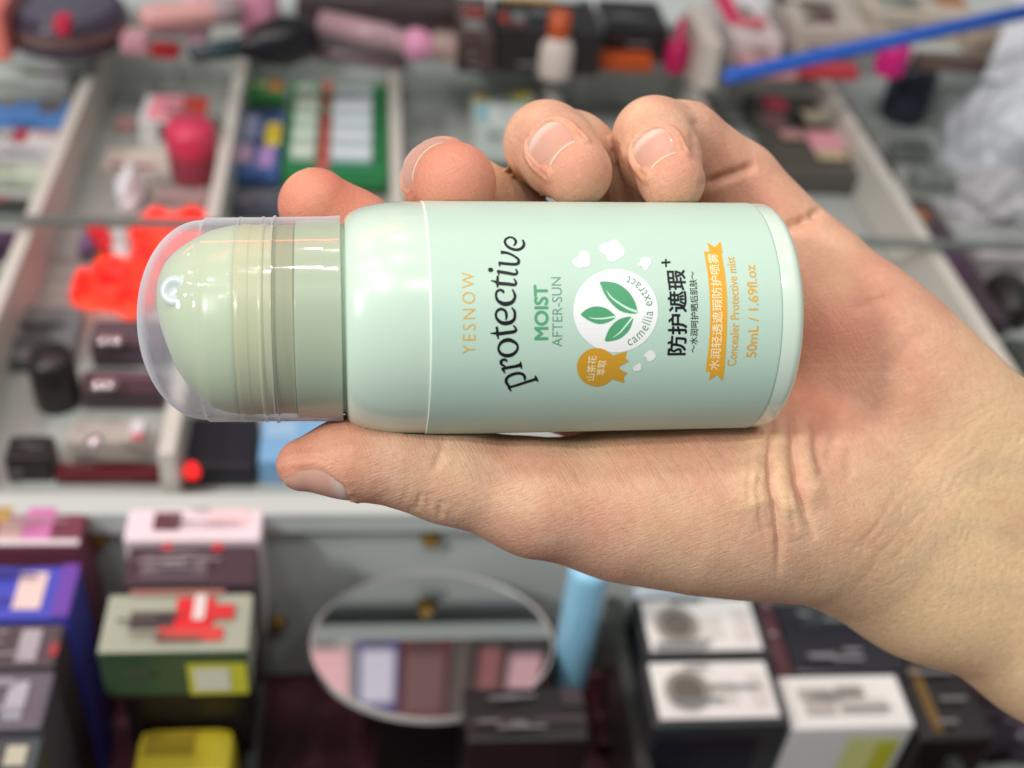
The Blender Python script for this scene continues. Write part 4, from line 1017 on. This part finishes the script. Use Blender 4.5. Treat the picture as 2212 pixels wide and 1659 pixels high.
# right compartments
goods('makeup_palette', 'dark grey makeup palette with pink and beige pans', 'palette', (1652, 208, 1880, 408), .016, .014, (84, 82, 76), 0.25,
      top=[('pink_pan', .14, .04, .36, .22, (212, 78, 108)), ('black_pan', .30, .24, .46, .42, (34, 36, 34)), ('beige_pan', .46, .22, .86, .40, (184, 170, 146)), ('mauve_pan', .04, .30, .26, .46, (120, 86, 90)), ('rose_pan', .36, .50, .92, .74, (220, 154, 166)), ('cream_pan', .36, .74, .62, .86, (198, 182, 146)), ('tan_pan', .62, .74, .80, .86, (150, 134, 112)), ('brown_pan', .76, .82, .98, .98, (46, 40, 32)), ('pink_pan', .12, .52, .32, .64, (196, 150, 146))])
for i_, yy in enumerate((212, 250, 290, 330)):
    goods('label_strip', ('rearmost', 'second', 'third', 'frontmost')[i_] + ' grey label strip beside the dark makeup palette', 'strip', (1520, yy, 1640, yy + 20), .006, .006, (170, 174, 170) if i_ % 2 == 0 else (138, 142, 138), group='grey label strips by the palette')
turned('jar_lid', 'navy blue round jar at the right of the tray', 'jar', (1945, 252), .0, [(44, 0), (48, .006), (48, .034), (42, .040), (0, .041)], (44, 50, 64), 0.3)
lump('plastic_bag', 'crumpled clear bag at the right end of the tray, rear', 'bag', (2090, 225), .0, 120, 40, .035, (178, 180, 188), 0.25, 5, amp=.22)
lump('plastic_bag', 'big white crumpled bag at the right edge of the tray', 'bag', (2140, 345), .0, 95, 75, .05, (200, 205, 212), 0.25, 8, amp=.2)
goods('cosmetic_box', 'grey green box beside the white bag', 'box', (1930, 295, 2010, 350), .02, .02, (112, 118, 112), top=[('dark_print', .1, .6, .9, .95, (62, 64, 60))])
goods('cosmetic_box', 'dusky green lump box before the white bag', 'box', (1980, 355, 2060, 415), .015, .015, (126, 134, 128))
lump('plastic_bag', 'pale crumpled film in front of the white bag', 'bag', (2150, 460), .0, 100, 45, .02, (176, 176, 180), 0.3, 11, amp=.4)
goods('goods_strip', 'long dark plum strip with tan patch beyond the little finger', 'strip', (1985, 430, 2098, 720), .012, .012, (66, 54, 60), top=[('tan_patch', .15, .10, .75, .22, (150, 102, 62)), ('plum_patch', .1, .4, .9, .7, (74, 52, 72))])
turned('lens_case', 'black oval case by the wrist', 'case', (2166, 672), .0, [(44, 0), (48, .003), (46, .012), (34, .018), (0, .019)], (26, 25, 24), 0.4, 1.5)
goods('cosmetic_box', 'light taupe box behind the black oval case', 'box', (2110, 520, 2300, 590), .014, .014, (182, 176, 174))
goods('cosmetic_box', 'dark moss green box beside the wrist', 'box', (2195, 730, 2330, 850), .014, .014, (62, 68, 62))
# glass pane edge across the tray
gp = structure_box('glass_strip', -0.6, 0.6, 0, .0045, .036, .040, mat('glass_edge', (150, 160, 154), 0.1, trans=0.5))
gp.location.y = on_z(1106, 496, .04)[1]

# --- tray, near half, left of the bottle
lying('lipstick', 'red lipstick lying left of the clear cap', 'lipstick', (200, 484), (240, 540), .014, capsule(20, e=.25), (232, 40, 52), 0.25)
lying('lipstick', 'white capped lipstick beside the red one', 'lipstick', (254, 500), (268, 566), .014, capsule(19, e=.25), (214, 220, 220), 0.25)
goods('cosmetic_box', 'violet box under the red lipstick', 'box', (170, 500, 205, 556), .012, .012, (134, 116, 160))
goods('cosmetic_box', 'olive and green box under the white lipstick', 'box', (206, 540, 300, 592), .008, .008, (84, 104, 58), top=[('olive_print', .0, .3, .5, 1.0, (128, 124, 70))])
goods('cosmetic_box', 'dark purple box at the left edge of the tray', 'box', (-60, 495, 42, 562), .015, .015, (74, 52, 82))
goods('cosmetic_box', 'deep green box at the left edge below the purple one', 'box', (-90, 575, 8, 640), .015, .015, (54, 112, 84))
RED = (255, 46, 30)
ro = lump('glowing_blob', 'glowing red blob behind the clear cap', 'lamp', (262, 640), .002, 62, 44, .018, (200, 20, 16), seed=3, emit=RED, emit_s=1.0, amp=.25)  # glowing red patch built as a cluster of emissive lumps
lo_ = ro.location.copy(); uneven(ro.data.materials[0])
def glow_lump(px, rx, ry, seed, hz=.016):
    q = lump('glow_lump', None, None, px, .002, rx, ry, hz, (200, 20, 16), seed=seed, emit=RED, amp=.22)
    q.parent = ro; q.location = q.location - lo_
glow_lump((192, 655), 30, 16, 21); glow_lump((345, 525), 52, 40, 24); glow_lump((320, 590), 34, 34, 25); glow_lump((425, 520), 60, 40, 28); glow_lump((285, 672), 26, 22, 31)
goods('compact_case', 'dark mauve compact with silver clasps below the red lamp', 'compact', (196, 690, 360, 790), .016, .016, (86, 70, 78), 0.25, top=[('band', .0, .45, 1.0, .6, (110, 92, 98))])
goods('compact_case', 'dark plum compact nearest the silver box', 'compact', (176, 800, 352, 885), .016, .016, (70, 54, 60), 0.25, top=[('band', .0, .2, 1.0, .5, (112, 78, 88))])
CHROME = mat('chrome_clasp', (206, 196, 200), 0.18, metallic=0.9)
for i_, (x_, y_) in enumerate(((224, 735), (250, 735), (212, 830), (236, 830), (205, 952))):
    c_ = on_z(x_, y_, .018); bm = bmesh.new(); bmesh.ops.create_uvsphere(bm, u_segments=20, v_segments=10, radius=.0035)
    for v in bm.verts: v.co.z *= .6
    me = bpy.data.meshes.new('clasp'); bm.to_mesh(me); bm.free(); ob = link('clasp', me, CHROME, None, True); ob.location = c_
    par = [o_ for o_ in scene.objects if o_.get('label', '').startswith('dark mauve compact' if i_ < 2 else 'dark plum compact')][0] if i_ < 4 else None
    if par: ob.parent = par; ob.location = Vector(c_) - par.location
    else: clasp5 = ob
sv = goods('metal_box', 'silver grey box with a round button near the front ledge', 'box', (150, 905, 312, 1000), .028, .022, (176, 168, 160), 0.3, top=[('white_edge', .82, .05, .98, .8, (210, 210, 216)), ('red_edge', .86, .7, 1.0, 1.0, (196, 70, 80))])
clasp5.parent = sv; clasp5.location = Vector(on_z(205, 952, .029)) - sv.location
goods('cosmetic_box', 'dark crimson flat box under the silver box', 'box', (120, 1000, 345, 1048), .006, .006, (86, 12, 24))
turned('black_jar', 'black round jar left of the plum compact', 'jar', (128, 868), .0, [(44, 0), (47, .005), (46, .024), (40, .028), (0, .028)], (40, 34, 34), 0.3)
goods('cosmetic_box', 'black box at the tray front left of the silver box', 'box', (14, 940, 112, 1040), .014, .014, (36, 31, 34))
goods('cosmetic_box', 'steel grey flat box beyond the black jar', 'box', (-40, 660, 168, 800), .008, .008, (108, 112, 114), 0.3)
goods('tablet_case', 'navy black flat case right of the front partition', 'case', (392, 900, 556, 1052), .012, .012, (30, 33, 42), 0.3)
goods('pouch', 'sky blue pouch left of the thumb tip', 'pouch', (562, 900, 760, 1046), .014, .014, (124, 172, 212), 0.35, top=[('pale_patch', .05, .1, .4, .5, (150, 186, 218))])
lump('red_glow_dot', 'small round red indicator light on the navy case', 'light', (416, 1026), .0125, 16, 12, .006, (220, 20, 20), emit=(255, 44, 44), amp=0.02)
goods('cosmetic_box', 'leaf green strip under the thumb nail', 'strip', (690, 1048, 820, 1062), .018, .018, (96, 142, 62))

# --- lower display
goods('carton', 'pink and plum carton at the back of the lower left column', 'carton', (-80, 1098, 180, 1182), '0', None, (120, 62, 78), top=[('pink_print', .5, .0, .74, .9, (206, 124, 176)), ('cream_print', .3, .3, .5, .9, (196, 166, 160)), ('gold_print', .22, .0, .36, .4, (208, 170, 60)), ('white_edge', .0, .86, 1.0, 1.0, (226, 216, 222))])
lump('red_glow_dot', 'red glow on the corner of the pink carton', 'light', (173, 1168), -.03, 18, 26, .008, (220, 20, 20), emit=(255, 60, 60), amp=0.05)  # red glow at the carton's corner, built as a small glowing lump
goods('carton', 'royal blue carton with a cream oval in the lower left column', 'carton', (-90, 1222, 160, 1335), '.028', None, (72, 80, 190), top=[('cream_oval', .50, .15, .74, .85, (232, 206, 200)), ('violet_print', .85, .0, 1.0, 1.0, (110, 70, 168))])
goods('carton', 'charcoal carton with white script below the blue carton', 'carton', (-90, 1348, 128, 1440), '.058', None, (82, 72, 76), top=[('script', .60, .15, .80, .9, (170, 164, 172)), ('red_dot', .92, .5, 1.0, .8, (170, 60, 64))])
goods('carton', 'slate carton with white script, last of the lower left column', 'carton', (-100, 1450, 104, 1575), '.082', None, (98, 94, 106), top=[('script', .55, .2, .76, .85, (176, 172, 184))])
goods('carton', 'dark teal carton at the bottom left corner', 'carton', (-100, 1592, 80, 1700), '.115', None, (66, 78, 80), top=[('cream_print', .6, .2, .85, .6, (186, 184, 164))])
goods('lid_box', 'white box with a small maroon square in the lower display', 'box', (272, 1096, 566, 1166), '0', None, (238, 220, 226), 0.35, top=[('maroon_square', .20, .18, .40, .72, (96, 44, 54)), ('rose_glow_print', .6, .1, .9, .6, (244, 206, 210))])  # pink patch paints a rosy glow onto the white lid
goods('window_box', 'dark plum window box in front of the white box', 'box', (272, 1178, 556, 1262), '.024', None, (78, 60, 68), 0.2, top=[('window', .12, .25, .62, .85, (104, 90, 98)), ('inner', .24, .3, .52, .7, (66, 48, 54)), ('red_spot', .25, .0, .33, .14, (200, 50, 60)), ('red_spot', .64, .0, .72, .2, (200, 50, 60))])
gb = goods('gift_box', 'grey green box with red and black smear print and lime sticker', 'box', (222, 1282, 542, 1408), '.05', .026, (164, 170, 152), 0.4,
      top=[('dark_smear', .18, .32, .62, .62, (78, 66, 70)), ('red_smear', .48, .1, .74, .75, (222, 40, 48)), ('red_smear', .38, .62, .82, .85, (214, 70, 66)), ('white_streak', .60, .05, .68, .5, (226, 216, 212)), ('red_smear', .70, .25, .88, .5, (214, 48, 52)), ('red_edge', .15, .0, .8, .07, (176, 120, 108))],
      front=[('sticker', .58, .25, .98, .95, (214, 214, 70)), ('sticker_paper', .62, .35, .86, .85, (232, 232, 218)), ('dark_face', .0, .0, 1.0, .04, (60, 84, 62))])
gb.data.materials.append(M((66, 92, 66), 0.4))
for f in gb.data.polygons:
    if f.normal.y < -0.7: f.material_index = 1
bw_ = [v for v in gb.bound_box]; bx_ = max(v[0] for v in bw_) - min(v[0] for v in bw_); by_ = max(v[1] for v in bw_) - min(v[1] for v in bw_)
o = link('carton', box_mesh('carton', bx_ * .86, by_ * .92, gb.location.z - ZL - .0005), M((24, 18, 20), 0.4)); o.location = (gb.location.x + .002, gb.location.y, ZL); tag(o, 'black carton beneath the grey green box', 'carton')
ny = gb.location.y - by_ * .46 - .0015; zp = on_y(405, 1566, ny)[2]; xa, xb = on_y(298, 1566, ny)[0], on_y(512, 1566, ny)[0]
o = link('snack_pack', box_mesh('snack_pack', xb - xa, .05, zp - ZL, .006), M((186, 168, 40), .45)); o.location = ((xa + xb) / 2, ny - .025, ZL); tag(o, 'mustard yellow pack at the bottom of the lower display', 'pack')
decal('dark_fold', o, -.4 * (xb - xa), .1 * (xb - xa), .012, .022, zp - ZL, M((136, 116, 20), .45)); decal('pale_print', o, .0, .4 * (xb - xa), -.015, .005, zp - ZL, M((206, 194, 96), .45))
# round mirror leaning on the panel
def to_px(p):
    q = C2W.T @ (np.asarray(p) - CAM_POS); return q[0] / q[2] * FPX + CX, q[1] / q[2] * FPX + CY
ZM = -0.047                                             # the mirror lies almost flat on a low stand against the panel
_far = on_y(945, 1236, Y_FRONT - .0125); ZM = _far[2]; _near = on_z(945, 1552, ZM)
Rm = (on_z(1196, 1392, ZM)[0] - on_z(670, 1392, ZM)[0]) / 2; Ry = (_far[1] - _near[1]) / 2
mc = np.array([(on_z(1196, 1392, ZM)[0] + on_z(670, 1392, ZM)[0]) / 2, (_far[1] + _near[1]) / 2, ZM - .004])
mir = empty('oval_mirror', tuple(mc)); tag(mir, 'oval mirror lying flat in the lower display, full of reflections', 'mirror')
def disc(name, r, dz, m, ring=None):
    bm = bmesh.new(); n = 64
    if ring is None:
        bmesh.ops.create_circle(bm, cap_ends=True, segments=n, radius=r)
        for v in bm.verts: v.co.z += dz
    else:
        pr = [(r, 0), (r, dz), (ring, dz), (ring, dz - .0012)]
        rs = [[bm.verts.new((q * math.cos(a), q * math.sin(a), z)) for a in np.linspace(0, 2 * math.pi, n, endpoint=False)] for q, z in pr]
        bm.faces.new(rs[0][::-1])
        for A, B in zip(rs[:-1], rs[1:]):
            for i in range(n): bm.faces.new((A[i], A[(i + 1) % n], B[(i + 1) % n], B[i]))
    me_ = bpy.data.meshes.new(name); bm.to_mesh(me_); bm.free(); return link(name, me_, m, mir)
disc('frame', Rm, .004, mat('mirror_rim', (214, 210, 204), 0.3), ring=Rm * .99)
disc('mirror_glass', Rm * .989, .0031, mat('silvered_glass', (232, 236, 236), 0.02, metallic=1.0))
me = box_mesh('stand', Rm * .9, Ry * .9, mc[2] - ZL); st = link('stand', me, M((30, 26, 28), .4), mir); st.location = (0, 0, ZL - mc[2])
for ch in mir.children:
    if ch.name.split('.')[0] != 'stand': ch.scale = (1, Ry / Rm, 1)
_goods('carton', 'tall black carton with faint lettering in front of the mirror', 'carton', (1003, 1484, 1268, 1600), ZM + .012, ZM + .012 - ZL, (26, 23, 26), 0.3, top=[('letter_line', .05, .58, .5, .70, (62, 52, 56)), ('letter_line', .55, .58, .98, .70, (62, 52, 56)), ('grey_mark', .80, .05, .98, .4, (58, 50, 52))])
turned('spray_tube', 'sky blue tube standing between mirror and dark divider', 'tube', (1224, 1478), ZM - .03, [(38, 0), (40, .003), (40, .074), (36, .078), (0, .079)], (150, 208, 238), 0.3)
goods('cosmetic_box', 'maroon flat box right of the black carton', 'box', (1280, 1440, 1345, 1640), -.09, .01, (84, 22, 34))
lying('pen_tube', 'silver and yellow tube lying along the dark boxes', 'tube', (1392, 1320), (1375, 1690), -.07, capsule(20, e=.06), (176, 176, 170), 0.3, parts=[('yellow_band', [(.6, 18), (.61, 21), (.72, 21), (.73, 18)], (186, 180, 96))])
goods('label_strip', 'pale blue white strip above the labelled boxes', 'strip', (1372, 1262, 1640, 1288), '0', None, (206, 218, 228))
for i_, (rc_, lb) in enumerate((((1378, 1290, 1652, 1420), 'dark box with white label and round seal, rear one'), ((1395, 1424, 1690, 1568), 'dark box with white label and round seal, front one'))):
    b_ = goods('labelled_box', lb, 'box', rc_, ('.010', '.050')[i_], None, (44, 50, 52), 0.35, top=[('white_label', .06, .06, .93, .90, (236, 234, 230)), ('pale_text', .46, .35, .66, .72, (216, 212, 206)), ('pale_text', .76, .25, .88, .75, (220, 214, 210))],
               front=[('navy_panel', .05, .12, .8, .55, (14, 18, 34))], group='dark boxes with white labels')
    sxx = b_.dimensions.x; xs_ = [v[0] for v in b_.bound_box]; ys_ = [v[1] for v in b_.bound_box]
    gw, gd = max(xs_) - min(xs_), max(ys_) - min(ys_)
    for r_, c_, dz in ((.30, (150, 144, 136), .0016), (.2, (104, 98, 92), .0019)):
        bm = bmesh.new(); bmesh.ops.create_circle(bm, cap_ends=True, segments=28, radius=gd * r_)
        me = bpy.data.meshes.new('seal'); bm.to_mesh(me); bm.free(); ob = link('seal', me, M(c_, .5), b_); ob.location = (-.20 * gw, -.0 * gd, max(v[2] for v in b_.bound_box) + dz)
goods('carton', 'black glossy carton behind the white lettered box', 'carton', (1690, 1300, 1935, 1452), '.01', None, (44, 44, 52), 0.2, top=[('sheen_print', .2, .1, .9, .35, (62, 66, 70))])  # lighter grey band paints the lid's sheen into its colour
goods('cosmetic_box', 'narrow maroon box between labelled boxes and black carton', 'box', (1655, 1290, 1690, 1460), '.01', None, (84, 48, 54))
wb = goods('lettered_box', 'white box with grey lettering and yellow sticker, lower right', 'box', (1690, 1458, 1958, 1572), '.055', None, (232, 232, 228), 0.4,
      top=[('grey_lettering', .14, .25, .42, .50, (176, 170, 162)), ('grey_lettering', .46, .22, .66, .46, (190, 184, 176)), ('grey_lettering', .16, .56, .40, .78, (182, 176, 168)), ('grey_lettering', .44, .52, .82, .76, (200, 195, 188))],
      front=[('yellow_sticker', .5, .1, .92, .75, (222, 224, 150)), ('lime_mark', .75, .15, .92, .6, (198, 200, 50))])
goods('carton', 'black carton right of the white lettered box', 'carton', (1960, 1440, 2120, 1600), '.05', None, (22, 19, 20), 0.3, top=[('gold_strip', .2, .0, .34, .9, (112, 84, 38))])
lump('plastic_bag', 'dark plum wrapped bundle in the bottom right corner', 'bundle', (2130, 1640), -.09, 110, 60, .03, (52, 44, 54), 0.35, 14, amp=.4)
lump('plastic_bag', 'brown wrapped bundle beside the white lettered box', 'bundle', (1990, 1650), -.095, 50, 40, .02, (96, 70, 70), 0.4, 17, amp=.4)
structure_box('lower_ledge', 0.0, .62, on_z(1900, 1668, -.07)[1] - .02, on_z(1900, 1656, -.07)[1], -.09, -.07, mat('grey_ledge', (120, 126, 118), .35))

# higher shelf of the shop, above the picture: its cartons show in the oval mirror and on the glossy can
YS = 0.72
def mirrored(px, py):
    r = ray(px, py); P = CAM_POS + r * ((ZM - CAM_H) / r[2]); r2 = r * np.array([1, 1, -1]); return P + r2 * ((YS - P[1]) / r2[1])
zb = mirrored(945, 1300)[2]; zt = mirrored(945, 1548)[2]
structure_box('wall_shelf', -0.55, 0.45, YS - .01, YS + .12, zb - .006, zb, PANEL)
for rect, rgb, lb, deco in (((560, 640), (150, 154, 60), 'olive carton on the high shelf, leftmost in the mirror', None), ((645, 762), (238, 216, 210), 'pale pink carton on the high shelf seen in the mirror', (236, 170, 176)),
                     ((770, 862), (86, 66, 160), 'indigo carton on the high shelf seen in the mirror', (206, 196, 214)), ((866, 972), (128, 32, 44), 'crimson carton on the high shelf seen in the mirror', (96, 20, 30)),
                     ((976, 1022), (120, 96, 90), 'narrow taupe carton on the high shelf seen in the mirror', None), ((1030, 1090), (40, 30, 32), 'black carton on the high shelf seen in the mirror', (130, 40, 44)),
                     ((1094, 1180), (66, 44, 52), 'mauve carton on the high shelf seen in the mirror', (206, 150, 158)), ((1184, 1260), (30, 30, 36), 'charcoal carton on the high shelf, rightmost in the mirror', None)):
    x0, x1 = mirrored(rect[0], 1420)[0], mirrored(rect[1], 1420)[0]; hh = (zt - zb) * (1.05 + 0.25 * ((rect[0] * 7) % 5) / 4)
    o = link('carton', box_mesh('carton', x1 - x0, .08, hh), M(tuple(int(v * .72) for v in rgb), .75)); o.location = ((x0 + x1) / 2, YS + .04, zb + .0005); tag(o, lb, 'carton', 'cartons on the high shelf')
    for q in range(4): decal('print_bar', o, -(x1 - x0) * (.42 - .07 * q), (x1 - x0) * (.1 + .09 * ((q * 3) % 4)), hh * (.08 + .07 * q), hh * (.12 + .07 * q), -.04, M(tuple(int(v * .4) for v in rgb), .6), 'front', .0008)
    if deco: decal('print', o, -(x1 - x0) * .4, (x1 - x0) * .4, hh * .35, hh * .8, -.04, M(deco, .45), 'front')
